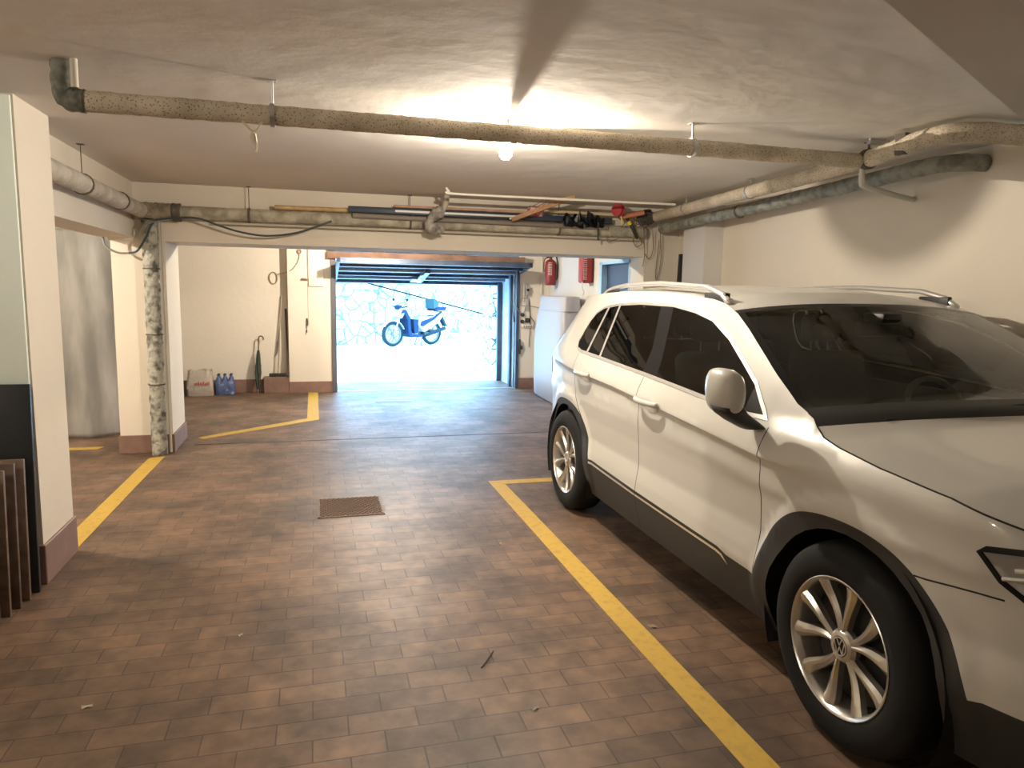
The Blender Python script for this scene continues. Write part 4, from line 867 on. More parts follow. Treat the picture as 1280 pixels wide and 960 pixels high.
def scrap(x, y, s, rz, mat, label, name, cat):
    bm = new(); n = 8; c = bm.verts.new((0, 0, 0.008))
    ring = [bm.verts.new((math.cos(2*math.pi*i/n)*s*(1.0 if i % 2 else 0.75), math.sin(2*math.pi*i/n)*s*0.45, 0.002+0.006*(i % 3 == 0))) for i in range(n)]
    for i in range(n): bm.faces.new((c, ring[i], ring[(i+1) % n]))
    bmesh.ops.solidify(bm, geom=bm.faces[:], thickness=0.0015)
    bmesh.ops.transform(bm, matrix=Matrix.Translation((x, y, 0)) @ Matrix.Rotation(rz, 4, 'Z'), verts=bm.verts[:]); tag(obj(name, bm, mat, smooth=False), label, cat)
scrap(0.77, 2.39, 0.022, 0.5, PAPER, 'pale crumpled scrap on the bricks in the foreground', 'paper_scrap', 'scrap')
scrap(1.50, 2.90, 0.03, 2.4, LEAF, 'dry leaf between the long yellow line and the car', 'dry_leaf', 'leaf')
scrap(-0.83, 2.79, 0.025, 0.3, PAPER, 'white scrap on the dark floor below the leaning boards', 'paper_scrap', 'scrap')
scrap(1.08, 4.12, 0.022, 1.2, LEAF, 'dry leaf left of the long yellow line', 'dry_leaf', 'leaf')
scrap(-0.34, 3.24, 0.014, 1.0, PAPER, 'tiny white scrap in the middle of the brick floor', 'paper_scrap', 'scrap')
bm = new(); tube(bm, smooth_path([(0.64, 2.72, 0.004), (0.67, 2.76, 0.006), (0.72, 2.84, 0.004)], 4), 0.003, 6); tag(obj('twig', bm, P('dark_twig', (0.07, 0.05, 0.04), 0.9)), 'thin dark twig lying on the bricks', 'twig')
# ---------------------------------------------------------------- left side: sheet, boards
def wavy(name, mat, x0, y0, x1, y1, z0, z1, amp, nx, nz, th, seed):
    rnd = random.Random(seed); ph = [rnd.uniform(0, 6.3) for _ in range(6)]; bm = new(); g = []
    dx, dy = x1-x0, y1-y0; L = math.hypot(dx, dy); nxv, nyv = -dy/L, dx/L
    for k in range(nz+1):
        row = []
        for i in range(nx+1):
            u = i/nx; v = k/nz
            o = amp*(math.sin(u*9+ph[0]+v*1.5)+0.7*math.sin(u*21+ph[1]-v*2.2)+0.45*math.sin(u*43+ph[2]+v*3))*(0.45+0.6*(1-v))+amp*0.5*math.sin(v*9+ph[3]+u*4)
            z = z0+(z1-z0)*v+(0.03*math.sin(u*14+ph[4]) if k == 0 else 0)
            row.append(bm.verts.new((x0+dx*u+nxv*o, y0+dy*u+nyv*o, max(z, 0.004))))
        g.append(row)
    for k in range(nz):
        for i in range(nx): bm.faces.new((g[k][i], g[k][i+1], g[k+1][i+1], g[k+1][i]))
    bmesh.ops.solidify(bm, geom=bm.faces[:], thickness=th)
    return obj(name, bm, mat, smooth='all')
SHEET = P('grey_plastic_sheet', (0.60, 0.585, 0.55), 0.4, spec=0.5, noise=(2.4, (0.36, 0.355, 0.335), 0.38, 0.66))
_nt = SHEET.node_tree; _mp = _nt.nodes.new('ShaderNodeMapping'); _mp.inputs['Scale'].default_value = (2.6, 2.6, 0.55)
_nz = [n for n in _nt.nodes if n.type == 'TEX_NOISE'][0]; _tc = [n for n in _nt.nodes if n.type == 'TEX_COORD'][0]
_nt.links.new(_tc.outputs['Object'], _mp.inputs['Vector']); _nt.links.new(_mp.outputs[0], _nz.inputs['Vector'])
tag(wavy('plastic_sheet', SHEET, -3.6, 7.72, -1.76, 8.02, 0.02, 2.06, 0.026, 110, 60, 0.003, 4), 'grey translucent plastic sheet hanging between the two left columns', 'plastic sheet')
bm = new(); rbox(bm, -2.3, -1.368, 4.040, 4.058, 1.03, 2.42, 0.002); tag(obj('wall_board', bm, MINT), 'pale mint white board on the front of the near left column', 'board')
def board(name, x1, y, h, lean, w, th, mat, label, group=None):
    bm = new(); rbox(bm, -w, 0, -th, 0, 0, h, 0.004); bmesh.ops.transform(bm, matrix=Matrix.Translation((x1, y, 0)) @ Matrix.Rotation(-lean, 4, 'X'), verts=bm.verts[:])
    return tag(obj(name, bm, mat), label, 'board', group)
BRD = P('dark_brown_board', (0.085, 0.052, 0.036), 0.5, noise=(14, (0.15, 0.095, 0.065), 0.42, 0.68))
BRD2 = P('brown_board_edge', (0.17, 0.11, 0.075), 0.5, noise=(16, (0.10, 0.065, 0.045), 0.42, 0.68))
board('black_panel', -1.352, 3.97, 1.05, 0.045, 0.9, 0.025, P('black_panel', (0.013, 0.014, 0.016), 0.35), 'tall black panel leaning on the near left column')
board('wooden_board', -1.362, 3.87, 0.70, 0.05, 0.6, 0.022, BRD2, 'brown board leaning directly against the black panel')
board('wooden_board', -1.372, 3.78, 0.70, 0.05, 0.6, 0.022, BRD, 'dark brown board in the middle of the leaning stack')
board('wooden_board', -1.383, 3.69, 0.69, 0.05, 0.6, 0.022, BRD2, 'brown board with a pale chipped corner in the leaning stack')
board('wooden_board', -1.395, 3.60, 0.68, 0.05, 0.6, 0.022, BRD, 'outermost dark brown board of the leaning stack')
# ---------------------------------------------------------------- recess at the back left
t = thing('paper_bag', 'white printed paper bag slumped against the back wall', 'bag', (-1.56, 10.86, 0))
bm = new(); random.seed(3)
lv = [(0, 0.17, 0.11), (0.10, 0.175, 0.115), (0.2, 0.168, 0.10), (0.28, 0.16, 0.075), (0.36, 0.155, 0.05)]
rings = []
for z, a, b_ in lv:
    ring = []
    for k in range(28):
        an = 2*math.pi*k/28; sx = abs(math.cos(an))**0.45*math.copysign(1, math.cos(an)); sy = abs(math.sin(an))**0.45*math.copysign(1, math.sin(an))
        ring.append(bm.verts.new((-1.56+sx*a+random.uniform(-.008, .008), 10.86+sy*b_+random.uniform(-.01, .01), max(0, z+(random.uniform(-.035, .02) if z > 0.3 else random.uniform(-.006, .006)*(z > 0))))))
    rings.append(ring)
for r0, r1 in zip(rings[:-1], rings[1:]):
    for k in range(28): bm.faces.new((r0[k], r0[(k+1) % 28], r1[(k+1) % 28], r1[k]))
bm.faces.new(rings[0][::-1]); bmesh.ops.solidify(bm, geom=bm.faces[:], thickness=0.003)
obj('bag_body', bm, P('white_paper_bag', (0.74, 0.68, 0.60), 0.8, noise=(9, (0.66, 0.46, 0.36), 0.56, 0.72), bump=(20, 0.6)), t)
bm = new()
for i in range(9): box(bm, -1.62+i*0.022, -1.62+i*0.022+0.015, 10.738, 10.742, 0.155+0.004*(i % 2), 0.185+0.008*(i % 3))
obj('red_print', bm, P('red_print', (0.5, 0.12, 0.08), 0.8), t)
t = thing('water_bottle_pack', 'blue shrink wrapped pack of water bottles by the paper bag', 'bottles', (-1.24, 10.88, 0))
BOT = P('blue_bottle', (0.06, 0.10, 0.24), 0.18, spec=0.7)
for i in range(3):
    for k in range(2):
        bx, by = -1.32+i*0.082, 10.84+k*0.083
        bm = new(); lathe(bm, [(0.0, 0.0), (0.036, 0.003), (0.04, 0.02), (0.038, 0.1), (0.04, 0.12), (0.04, 0.19), (0.03, 0.235), (0.014, 0.262), (0.014, 0.275)], 14, at=(bx, by, 0)); o = obj('bottle', bm, BOT, t)
        bm = new(); lathe(bm, [(0.017, 0.272), (0.017, 0.298), (0.0, 0.3)], 12, at=(bx, by, 0)); obj('bottle_cap', bm, P('dark_blue_cap', (0.03, 0.04, 0.10), 0.4), o)
bm = new(); random.seed(5); rr = []
for z in (0.004, 0.06, 0.12, 0.17, 0.20):
    s = 1 if z < 0.18 else 0.93
    rr.append([bm.verts.new((-1.238+math.copysign(abs(math.cos(a))**0.5, math.cos(a))*(0.131+random.uniform(-.003, .003))*s, 10.881+math.copysign(abs(math.sin(a))**0.5, math.sin(a))*(0.092+random.uniform(-.003, .003))*s, z+random.uniform(-.004, .004)*(z > .01))) for a in [2*math.pi*k/30 for k in range(30)]])
for r0, r1 in zip(rr[:-1], rr[1:]):
    for k in range(30): bm.faces.new((r0[k], r0[(k+1) % 30], r1[(k+1) % 30], r1[k]))
obj('shrink_wrap', bm, P('blue_wrap', (0.075, 0.115, 0.25), 0.22, spec=0.8, noise=(13, (0.25, 0.33, 0.50), 0.60, 0.72), bump=(18, 0.9)), t)
# umbrella
t = thing('umbrella', 'furled dark green umbrella leaning on the back wall', 'umbrella', (-0.80, 10.88, 0))
ax = Vector((0.02, 0.11, 0.80)); b0 = Vector((-0.80, 10.88, 0.0))
def on(f): return b0+ax*f
bm = new(); tube(bm, [on(0.0), on(0.10)], 0.004, 8); obj('tip', bm, STEEL, t)
bm = new(); prof = [(0.08, 0.010), (0.14, 0.02), (0.25, 0.033), (0.38, 0.04), (0.5, 0.038), (0.62, 0.028), (0.72, 0.02), (0.78, 0.012)]; rings = []
for f, r in prof:
    c = on(f); rings.append([bm.verts.new(c+Vector((math.cos(2*math.pi*k/24), math.sin(2*math.pi*k/24), 0))*r*(1+0.22*math.sin(6*2*math.pi*k/24+f*9))) for k in range(24)])
for r0, r1 in zip(rings[:-1], rings[1:]):
    for k in range(24): bm.faces.new((r0[k], r0[(k+1) % 24], r1[(k+1) % 24], r1[k]))
bm.faces.new(rings[0][::-1]); bm.faces.new(rings[-1])
obj('canopy', bm, P('dark_green_cloth', (0.028, 0.042, 0.03), 0.7, noise=(40, (0.10, 0.13, 0.10), 0.62, 0.72)), t)
bm = new(); hp = [on(0.76), on(0.92)]; c = on(0.94)
for k in range(9):
    a = math.pi-k*math.pi*1.15/8; hp.append(c+Vector((0.034+math.cos(a)*0.034, 0.0, 0.035+math.sin(a)*0.04)))
tube(bm, hp, 0.0085, 10); obj('crook_handle', bm, P('brown_handle', (0.09, 0.055, 0.035), 0.4), t)
# brooms on the ledge
t = thing('broom', 'broom with a dark head standing on the skirting ledge', 'broom', (-0.52, 10.97, 0.235))
bm = new(); rbox(bm, -0.645, -0.415, 10.925, 10.985, 0.237, 0.285, 0.008); obj('brush_head', bm, P('dark_bristles', (0.035, 0.035, 0.022), 0.9, bump=(120, 0.8)), t)
bm = new(); tube(bm, densify([(-0.52, 10.955, 0.28), (-0.455, 11.03, 1.40)], 0.1), 0.010, 10); obj('broom_handle', bm, P('grey_handle', (0.36, 0.29, 0.22), 0.6), t)
stick('mop_handle', (-0.372, 10.88, 0.235+0.0), (-0.40, 11.035, 1.22), 0.0125, P('dark_brown_handle', (0.06, 0.04, 0.03), 0.6), 'dark thin pole leaning in the corner by the back pillar', 'pole')
t = thing('dust_shovel', 'small grey shovel hung behind the broom in the recess', 'shovel', (-0.55, 11.03, 0.6))
bm = new(); prism(bm, [(-0.575, 0.50), (-0.55, 0.60), (-0.535, 0.72), (-0.52, 0.76), (-0.50, 0.74), (-0.505, 0.62), (-0.535, 0.55)], (11.025, 11.035), 'Y'); obj('blade', bm, P('grey_shovel', (0.30, 0.28, 0.25), 0.6), t)
bm = new(); tube(bm, [(-0.51, 11.03, 0.73), (-0.475, 11.03, 0.97)], 0.007, 8); obj('shaft', bm, P('grey_shovel', (0, 0, 0)), t)
bm = new(); tube(bm, smooth_path([(-0.20, 10.89, 2.05), (-0.19, 10.885, 1.98), (-0.22, 10.885, 1.88), (-0.30, 10.885, 1.78), (-0.42, 10.97, 1.73), (-0.50, 11.03, 1.72)], 6), 0.005, 6)
lathe(bm, [(0.025, -0.006), (0.033, 0), (0.025, 0.006), (0.018, 0), (0.025, -0.006)], 14, 'Y', at=(-0.19, 10.88, 2.04)); bmesh.ops.translate(bm, verts=bm.verts[:], vec=(0, 0, 0))
t2 = []
for k in range(13): a = 2*math.pi*k/12; t2.append((-0.56+math.cos(a)*0.055, 11.035, 1.66+math.sin(a)*0.085))
tube(bm, t2, 0.007, 8, caps=False)
tag(obj('rope_loop', bm, P('hemp_rope', (0.30, 0.23, 0.16), 0.9)), 'rope with a hanging loop at the corner of the back pillar', 'rope')
# things on the back pillar
bm = new(); rbox(bm, -0.07, 0.14, 10.878, 10.90, 1.55, 2.10, 0.004); tag(obj('wall_hatch', bm, P('cream_hatch', (0.84, 0.76, 0.62), 0.6)), 'cream metal meter hatch on the back pillar', 'hatch')
bm = new(); rbox(bm, -0.165, -0.075, 10.86, 10.90, 1.64, 1.665, 0.006); tag(obj('door_pull', bm, P('bronze_pull', (0.30, 0.22, 0.13), 0.4, 0.5)), 'small bronze pull beside the meter hatch', 'handle')
bm = new(); tube(bm, [(-0.085, 10.895, 2.08), (-0.08, 10.895, 1.30), (-0.078, 10.895, 0.98)], 0.003, 6); tag(obj('pull_cord', bm, P('pale_cord', (0.5, 0.42, 0.32), 0.8)), 'thin pull cord running down the back pillar', 'cord')
bm = new(); tube(bm, smooth_path([(-0.10, 10.88, 1.09), (-0.095, 10.875, 1.03), (-0.10, 10.87, 0.98)], 4), 0.010, 8); tube(bm, [(-0.105, 10.88, 0.92), (-0.105, 10.875, 0.885)], 0.008, 8); tube(bm, [(-0.10, 10.875, 0.98), (-0.105, 10.88, 0.92)], 0.003, 6)
tag(obj('hanging_key', bm, P('dark_key', (0.10, 0.08, 0.06), 0.5, 0.4)), 'dark key on a hook at the back pillar', 'key')
# ---------------------------------------------------------------- tilt-up garage door
gd = thing('garage_door', 'grey steel tilt up garage door, daylight blue put in its colour, raised over the driveway opening', 'garage door', (1.68, 11.0, 1.8))
A0 = Vector((0, 10.36, 1.935)); A1 = Vector((0, 12.02, 1.675)); LD = (A1-A0).length; ex = Vector((1, 0, 0)); ev = (A1-A0).normalized(); ew = ex.cross(ev)
def leaf(bm, x0, x1, v0, v1, w0, w1):
    vs = box(bm, x0, x1, v0, v1, w0, w1)
    for v in vs: v.co = A0+ex*v.co.x+ev*v.co.y+ew*v.co.z
bm = new(); xa, xb = 0.31, 3.14
for i in range(28):
    v0 = LD*i/28; leaf(bm, xa, xb, v0, v0+LD/28*0.5, 0.0, 0.004); leaf(bm, xa, xb, v0+LD/28*0.5, v0+LD/28, 0.010, 0.014)
obj('corrugated_panel', bm, DBLUE, gd, smooth=False)
bm = new(); leaf(bm, xa, xb, 0, 0.05, -0.05, 0.02); leaf(bm, xa, xb, LD-0.06, LD, -0.06, 0.02); leaf(bm, xa, xa+0.05, 0, LD, -0.04, 0.02); leaf(bm, xb-0.05, xb, 0, LD, -0.04, 0.02); obj('frame', bm, DBLUE, gd, smooth=False)
for i, v in enumerate((0.36, 0.72, 1.08, 1.40)):
    bm = new(); leaf(bm, xa+0.05, xb-0.05, v, v+0.045, -0.035, 0.0); leaf(bm, xa+0.05, xb-0.05, v+0.045, v+0.075, -0.012, 0.0); obj('rib', bm, LBLUE if i % 2 else DBLUE, gd, smooth=False)
bm = new(); 
for k in range(13): leaf(bm, xa+0.18+k*0.20, xa+0.28+k*0.20, 0.20, 0.225, -0.012, 0.0)
obj('rivet_strip', bm, LBLUE, gd, smooth=False)
bm = new(); leaf(bm, 1.62, 1.70, 0.55, 1.5, -0.07, -0.01); obj('lock_bar', bm, DBLUE, gd, smooth=False)
bm = new(); leaf(bm, 1.50, 1.66, 1.12, 1.42, -0.075, -0.055); leaf(bm, 1.58, 1.62, 0.75, 1.2, -0.08, -0.06); obj('lock_plate', bm, LBLUE, gd, smooth=False)
for x in (0.30, 3.05):
    bm = new(); tube(bm, [(x, 11.0, 1.05), (x, 11.35, 1.80)], 0.014, 8); obj('lift_arm', bm, DBLUE, gd)
bm = new(); box(bm, 0.245, 0.285, 10.87, 10.97, 0, 2.0); box(bm, 0.285, 0.315, 10.90, 10.96, 0, 1.98); struct('trim_3', bm, P('grey_blue_jamb', (0.10, 0.10, 0.115), 0.5), label='dark grey blue post at the left side of the garage opening', cat='door post')
bm = new(); box(bm, 3.06, 3.11, 10.92, 11.0, 0, 1.93); box(bm, 3.02, 3.06, 11.15, 11.25, 0, 1.86); struct('trim_4', bm, DBLUE, label='dark blue post at the right side of the garage opening', cat='door post')
bm = new(); box(bm, 3.05, 3.075, 11.03, 11.06, 0, 1.9); struct('trim_5', bm, STEEL)
bm = new(); box(bm, 3.085, 3.10, 11.0, 12.0, 0, 2.08); struct('trim_6', bm, P('pale_blue_reveal', (0.50, 0.60, 0.68), 0.7, noise=(5, (0.40, 0.48, 0.56), 0.4, 0.6)))
bm = new(); box(bm, 3.005, 3.09, 11.90, 11.98, 0, 1.66); struct('trim_7', bm, DBLUE)
bm = new(); rbox(bm, 0.19, 3.16, 10.82, 10.93, 1.955, 2.055, 0.006); tag(obj('wooden_lintel', bm, P('reddish_timber', (0.27, 0.155, 0.105), 0.8, noise=(5, (0.17, 0.10, 0.07), 0.4, 0.65))), 'reddish timber lintel above the garage door', 'lintel')
bm = new(); random.seed(9); tube(bm, smooth_path([(0.2+i*0.25, 10.86+random.uniform(-.02, .02), 2.075+random.uniform(-.006, .018)) for i in range(12)], 4), 0.018, 7, jit=0.2)
tag(obj('lintel_cable', bm, P('dusty_dark_cable', (0.09, 0.085, 0.085), 0.85, noise=(40, (0.35, 0.33, 0.30), 0.6, 0.7))), 'dusty dark cable lying along the timber lintel', 'cable')
bm = new(); rbox(bm, 3.085, 3.135, 10.895, 10.94, 0.55, 0.78, 0.006); rbox(bm, 3.13, 3.17, 10.90, 10.94, 0.62, 0.68, 0.006); tag(obj('latch_box', bm, P('dark_latch', (0.06, 0.06, 0.065), 0.5, 0.4)), 'dark latch box on the right door post', 'latch')
# ---------------------------------------------------------------- back wall, right of the door
def cab(name, pts, r, mat, label, cat='cable'):
    bm = new(); tube(bm, smooth_path(pts, 6), r, 6); return tag(obj(name, bm, mat), label, cat)
t = thing('door_controller', 'small grey control box with conduits right of the garage door', 'control box', (3.24, 10.94, 1.5))
bm = new(); rbox(bm, 3.205, 3.265, 10.90, 10.95, 1.47, 1.61, 0.012); obj('housing', bm, P('grey_box', (0.34, 0.33, 0.32), 0.5), t)
bm = new(); lathe(bm, [(0.022, 0), (0.022, 0.012), (0.014, 0.014), (0, 0.014)], 14, 'Y', at=(3.235, 10.885, 1.555)); obj('dial', bm, BLACKP, t)
for x in (3.15, 3.19, 3.225, 3.255):
    bm = new(); tube(bm, [(x, 10.94, 1.22 if x > 3.2 else 1.36), (x, 10.94, 1.66)], 0.007, 8); obj('conduit', bm, P('grey_conduit', (0.42, 0.40, 0.38), 0.6), t)
bm = new(); rr = []
for k in range(25):
    a = 2*math.pi*k/24; rr.append((3.20+math.copysign(abs(math.cos(a))**0.4, math.cos(a))*0.065, 10.94, 1.365+math.copysign(abs(math.sin(a))**0.4, math.sin(a))*0.06))
tube(bm, rr, 0.006, 6, caps=False); tag(obj('cable_loop', bm, GREYCABLE), 'squared grey cable loop below the control box', 'cable')
cab('door_cable', [(3.04, 10.90, 1.80), (3.0, 10.89, 1.6), (3.02, 10.88, 1.35), (3.12, 10.90, 1.19), (3.19, 10.93, 1.20), (3.21, 10.94, 1.29)], 0.007, GREYCABLE, 'grey cable sagging from the door post to the cable loop')
cab('power_cable', [(3.262, 10.94, 1.42), (3.28, 10.935, 1.30), (3.29, 10.935, 1.1), (3.295, 10.93, 0.95), (3.285, 10.93, 0.80), (3.28, 10.93, 0.66)], 0.006, CABLE, 'black cable hanging down past the sockets')
cab('cable_tail', [(3.29, 10.94, 1.15), (3.345, 10.93, 1.07), (3.36, 10.93, 1.02), (3.33, 10.93, 0.965)], 0.006, CABLE, 'short black cable curling beside the power strip')
cab('wall_cable', [(3.29, 10.945, 1.30), (3.4, 10.94, 1.285), (3.5, 10.94, 1.25)], 0.006, GREYCABLE, 'thin grey cable running right along the back wall')
for (x, z, nm) in ((3.165, 1.165, 'upper round black socket right of the garage door'), (3.165, 1.06, 'lower round black socket right of the garage door')):
    t = thing('wall_socket', nm, 'socket', (x, 10.94, z)); bm = new(); lathe(bm, [(0.0, -0.028), (0.026, -0.026), (0.03, -0.015), (0.03, 0.012)], 18, 'Y', at=(x, 10.94, z)); obj('body', bm, BLACKP, t)
    bm = new(); lathe(bm, [(0, -0.031), (0.014, -0.0305), (0.014, -0.02)], 12, 'Y', at=(x, 10.94, z)); obj('insert', bm, P('dark_grey_insert', (0.07, 0.07, 0.07), 0.5), t)
t = thing('switch_box', 'square black switch box beside the round sockets', 'switch', (3.245, 10.94, 1.08)); bm = new(); rbox(bm, 3.21, 3.28, 10.91, 10.95, 1.045, 1.115, 0.006); obj('body', bm, BLACKP, t); bm = new(); rbox(bm, 3.23, 3.26, 10.903, 10.912, 1.06, 1.10, 0.003); obj('rocker', bm, P('dark_grey_insert', (0, 0, 0)), t)
t = thing('power_strip', 'white power strip below the black sockets', 'power strip', (3.24, 10.94, 0.985)); bm = new(); rbox(bm, 3.15, 3.34, 10.91, 10.95, 0.965, 1.005, 0.008); obj('body', bm, P('off_white_strip', (0.72, 0.66, 0.58), 0.5), t)
for i in range(4):
    bm = new(); lathe(bm, [(0, -0.003), (0.012, -0.002), (0.012, 0.01)], 12, 'Y', at=(3.19+i*0.038, 10.91, 0.985)); obj('outlet', bm, P('dark_grey_insert', (0, 0, 0)), t)
bm = new(); tube(bm, [(3.47, 10.935, 1.5), (3.47, 10.935, 2.43)], 0.012, 8); tag(obj('wall_conduit', bm, P('cream_conduit', (0.68, 0.62, 0.54), 0.6)), 'cream conduit running up the back wall corner', 'conduit')
# fire extinguishers on the side wall
t = thing('fire_extinguisher', 'red fire extinguisher with bare valve hung in the back corner', 'fire extinguisher', (3.44, 10.42, 1.63))
bm = new(); lathe(bm, [(0, 0.0), (0.075, 0.0), (0.084, 0.012), (0.086, 0.05), (0.086, 0.30), (0.078, 0.345), (0.05, 0.375), (0.025, 0.385), (0.022, 0.40)], 24, at=(3.44, 10.42, 1.63)); cyl = obj('cylinder', bm, RED, t)
bm = new()
for k in range(9): 
    for q in range(4): box(bm, 3.385+q*0.014, 3.385+q*0.014+0.009, 10.348-0.012*abs(q-1.5)*0+0.0, 10.352, 1.78+k*0.022, 1.78+k*0.022+0.008)
for v in bm.verts:
    d = Vector((v.co.x-3.44, v.co.y-10.42)); d = d.normalized()*0.0872; v.co.x = 3.44+d.x; v.co.y = 10.42+d.y
for f in bm.faces: pass
obj('printed_text', bm, P('white_print', (0.75, 0.72, 0.68), 0.6), cyl)
bm = new(); lathe(bm, [(0.016, 0.0), (0.02, 0.01), (0.02, 0.04), (0.0, 0.045)], 12, at=(3.44, 10.42, 2.025)); obj('valve', bm, BLACKP, t)
bm = new(); tube(bm, [(3.44, 10.42, 2.06), (3.37, 10.40, 2.10)], 0.008, 8); tube(bm, [(3.44, 10.42, 2.045), (3.37, 10.40, 2.05)], 0.008, 8); obj('lever', bm, BLACKP, t)
bm = new(); tube(bm, smooth_path([(3.46, 10.41, 2.05), (3.50, 10.37, 2.06), (3.525, 10.36, 1.98), (3.535, 10.37, 1.8), (3.53, 10.40, 1.70)], 6), 0.010, 8); obj('hose', bm, BLACKP, t)
bm = new(); tube(bm, smooth_path([(3.46, 10.42, 2.05), (3.35, 10.41, 2.02), (3.335, 10.42, 1.92), (3.34, 10.42, 1.83)], 6), 0.008, 8); obj('side_hose', bm, P('dark_red_hose', (0.12, 0.02, 0.02), 0.5), t)
bm = new(); box(bm, 3.50, 3.56, 10.39, 10.45, 1.70, 1.95); obj('bracket', bm, STEEL, t)
t = thing('covered_fire_extinguisher', 'red boxy covered extinguisher on the wall by the blue door', 'fire extinguisher', (3.40, 8.85, 1.66))
bm = new(); rbox(bm, 3.325, 3.475, 8.76, 8.94, 1.655, 2.02, 0.03, 3); body = obj('cover', bm, P('red_cover', (0.34, 0.03, 0.028), 0.55), t)
bm = new()
for k in range(11):
    for q in range(3): box(bm, 3.338+q*0.017, 3.338+q*0.017+0.011, 8.754, 8.762, 1.70+k*0.026, 1.70+k*0.026+0.010)
obj('printed_text', bm, P('white_print', (0, 0, 0)), body)
bm = new(); rbox(bm, 3.45, 3.478, 8.757, 8.943, 1.66, 2.015, 0.01); obj('dark_edge', bm, P('deep_red_edge', (0.16, 0.012, 0.012), 0.5), t)
bm = new(); tube(bm, smooth_path([(3.335, 8.78, 1.67), (3.33, 8.77, 1.60), (3.36, 8.78, 1.54), (3.345, 8.77, 1.50)], 5), 0.006, 6); obj('pull_strap', bm, P('pale_strap', (0.62, 0.64, 0.70), 0.7), t)
bm = new(); rbox(bm, 3.36, 3.372+0.09, 8.80, 8.90, 1.66, 1.70, 0.004); obj('foot', bm, P('deep_red_edge', (0, 0, 0)), t)
# slim plastic tank along the side wall
def rr_ring(bm, cx_, cy_, a, b_, z, n=44, p=0.32):
    out = []
    for k in range(n):
        an = 2*math.pi*k/n; c, s = math.cos(an), math.sin(an)
        out.append(bm.verts.new((cx_+math.copysign(abs(c)**p, c)*a+K*math.copysign(abs(s)**p, s)*b_, cy_+math.copysign(abs(s)**p, s)*b_, z)))
    return out
t = thing('water_tank', 'big white plastic water tank behind the rear of the white car', 'tank', (3.33, 9.7, 0))
bm = new(); cxx, cyy = 3.325, 9.68
lv = [(0.0, 0.15, 0.70), (0.02, 0.175, 0.745), (0.3, 0.185, 0.765), (0.7, 0.185, 0.765), (0.95, 0.178, 0.75), (1.12, 0.165, 0.715), (1.24, 0.15, 0.675), (1.27, 0.142, 0.66)]
rs = [rr_ring(bm, cxx, cyy, a, b_, z) for z, a, b_ in lv]
for r0, r1 in zip(rs[:-1], rs[1:]):
    for k in range(44): bm.faces.new((r0[k], r0[(k+1) % 44], r1[(k+1) % 44], r1[k]))
bm.faces.new(rs[0][::-1]); bm.faces.new(rs[-1])
TANK = P('white_polythene', (0.40, 0.395, 0.43), 0.45, spec=0.4)
obj('tank_body', bm, TANK, t, smooth=50)
bm = new(); lv = [(1.272, 0.15, 0.675), (1.285, 0.152, 0.68), (1.29, 0.145, 0.665), (1.44, 0.138, 0.65), (1.47, 0.125, 0.635), (1.475, 0.10, 0.60)]
rs = [rr_ring(bm, cxx+0.01, cyy, a, b_, z) for z, a, b_ in lv]
for r0, r1 in zip(rs[:-1], rs[1:]):
    for k in range(44): bm.faces.new((r0[k], r0[(k+1) % 44], r1[(k+1) % 44], r1[k]))
bm.faces.new(rs[0][::-1]); bm.faces.new(rs[-1]); obj('tank_lid', bm, TANK, t, smooth=50)
bm = new(); prism(bm, [(3.60, 0), (3.77, 0), (3.77, 1.95), (3.66, 1.95)], (6.83, 6.86), 'Y')
tag(obj('dark_board', bm, P('charcoal_board', (0.035, 0.038, 0.036), 0.6), smooth=False), 'tall charcoal board leaning behind the right wall pilaster', 'board')
# ---------------------------------------------------------------- scooter in the yard
rz = math.atan2(0.49, 0.87)
sc = thing('motor_scooter', 'blue and white motor scooter parked outside by the stone wall', 'scooter', (2.57, 19.62, 0), rz)
SB = P('scooter_blue', (0.009, 0.024, 0.060), 0.6, spec=0.1); SB2 = P('scooter_pale_blue', (0.03, 0.065, 0.075), 0.6, spec=0.1); SW = P('scooter_white', (0.35, 0.36, 0.36), 0.4); SK_ = P('scooter_black', (0.010, 0.022, 0.030), 0.6, spec=0.1)
def so(name, bm, mat, par=sc, **k): return obj(name, bm, mat, par, world=False, **k)
for nm, x in (('front_wheel', -0.65), ('rear_wheel', 0.65)):
    bm = new(); n = 30; lathe(bm, [(0.255, -0.035), (0.29, -0.05), (0.325, -0.035), (0.333, 0), (0.325, 0.035), (0.29, 0.05), (0.255, 0.035), (0.255, -0.035)], n, 'Y', at=(x, 0, 0.333)); w = so(nm, bm, SK_)
    bm = new(); lathe(bm, [(0.255, -0.03), (0.23, -0.02), (0.23, 0.02), (0.255, 0.03), (0.255, -0.03)], n, 'Y', at=(x, 0, 0.333))
    for k in range(6): a = math.pi*k/3; tube(bm, [(x, 0, 0.333), (x+math.cos(a)*0.235, 0, 0.333+math.sin(a)*0.235)], 0.014, 6)
    lathe(bm, [(0.0, -0.045), (0.05, -0.045), (0.05, 0.045), (0.0, 0.045)], 14, 'Y', at=(x, 0, 0.333)); so('wheel_rim', bm, P('pale_scooter_rim', (0.11, 0.12, 0.12), 0.5), w)
bm = new()
for y in (-0.075, 0.075): tube(bm, [(-0.65, y, 0.333), (-0.47, y, 0.80)], 0.022, 8)
so('fork', bm, SW)
bm = new(); ring = [(-0.98+0.66*k/10, 0) for k in range(11)]
for y0, y1 in ((-0.065, 0.065),):
    pts = [(-0.65+0.365*math.cos(a), 0.333+0.365*math.sin(a)) for a in [math.radians(20+k*14) for k in range(10)]]; inn = [(-0.65+0.35*math.cos(a), 0.333+0.35*math.sin(a)) for a in [math.radians(20+k*14) for k in range(10)]]
    prism(bm, pts+inn[::-1], (y0, y1), 'Y')
so('front_mudguard', bm, SW)
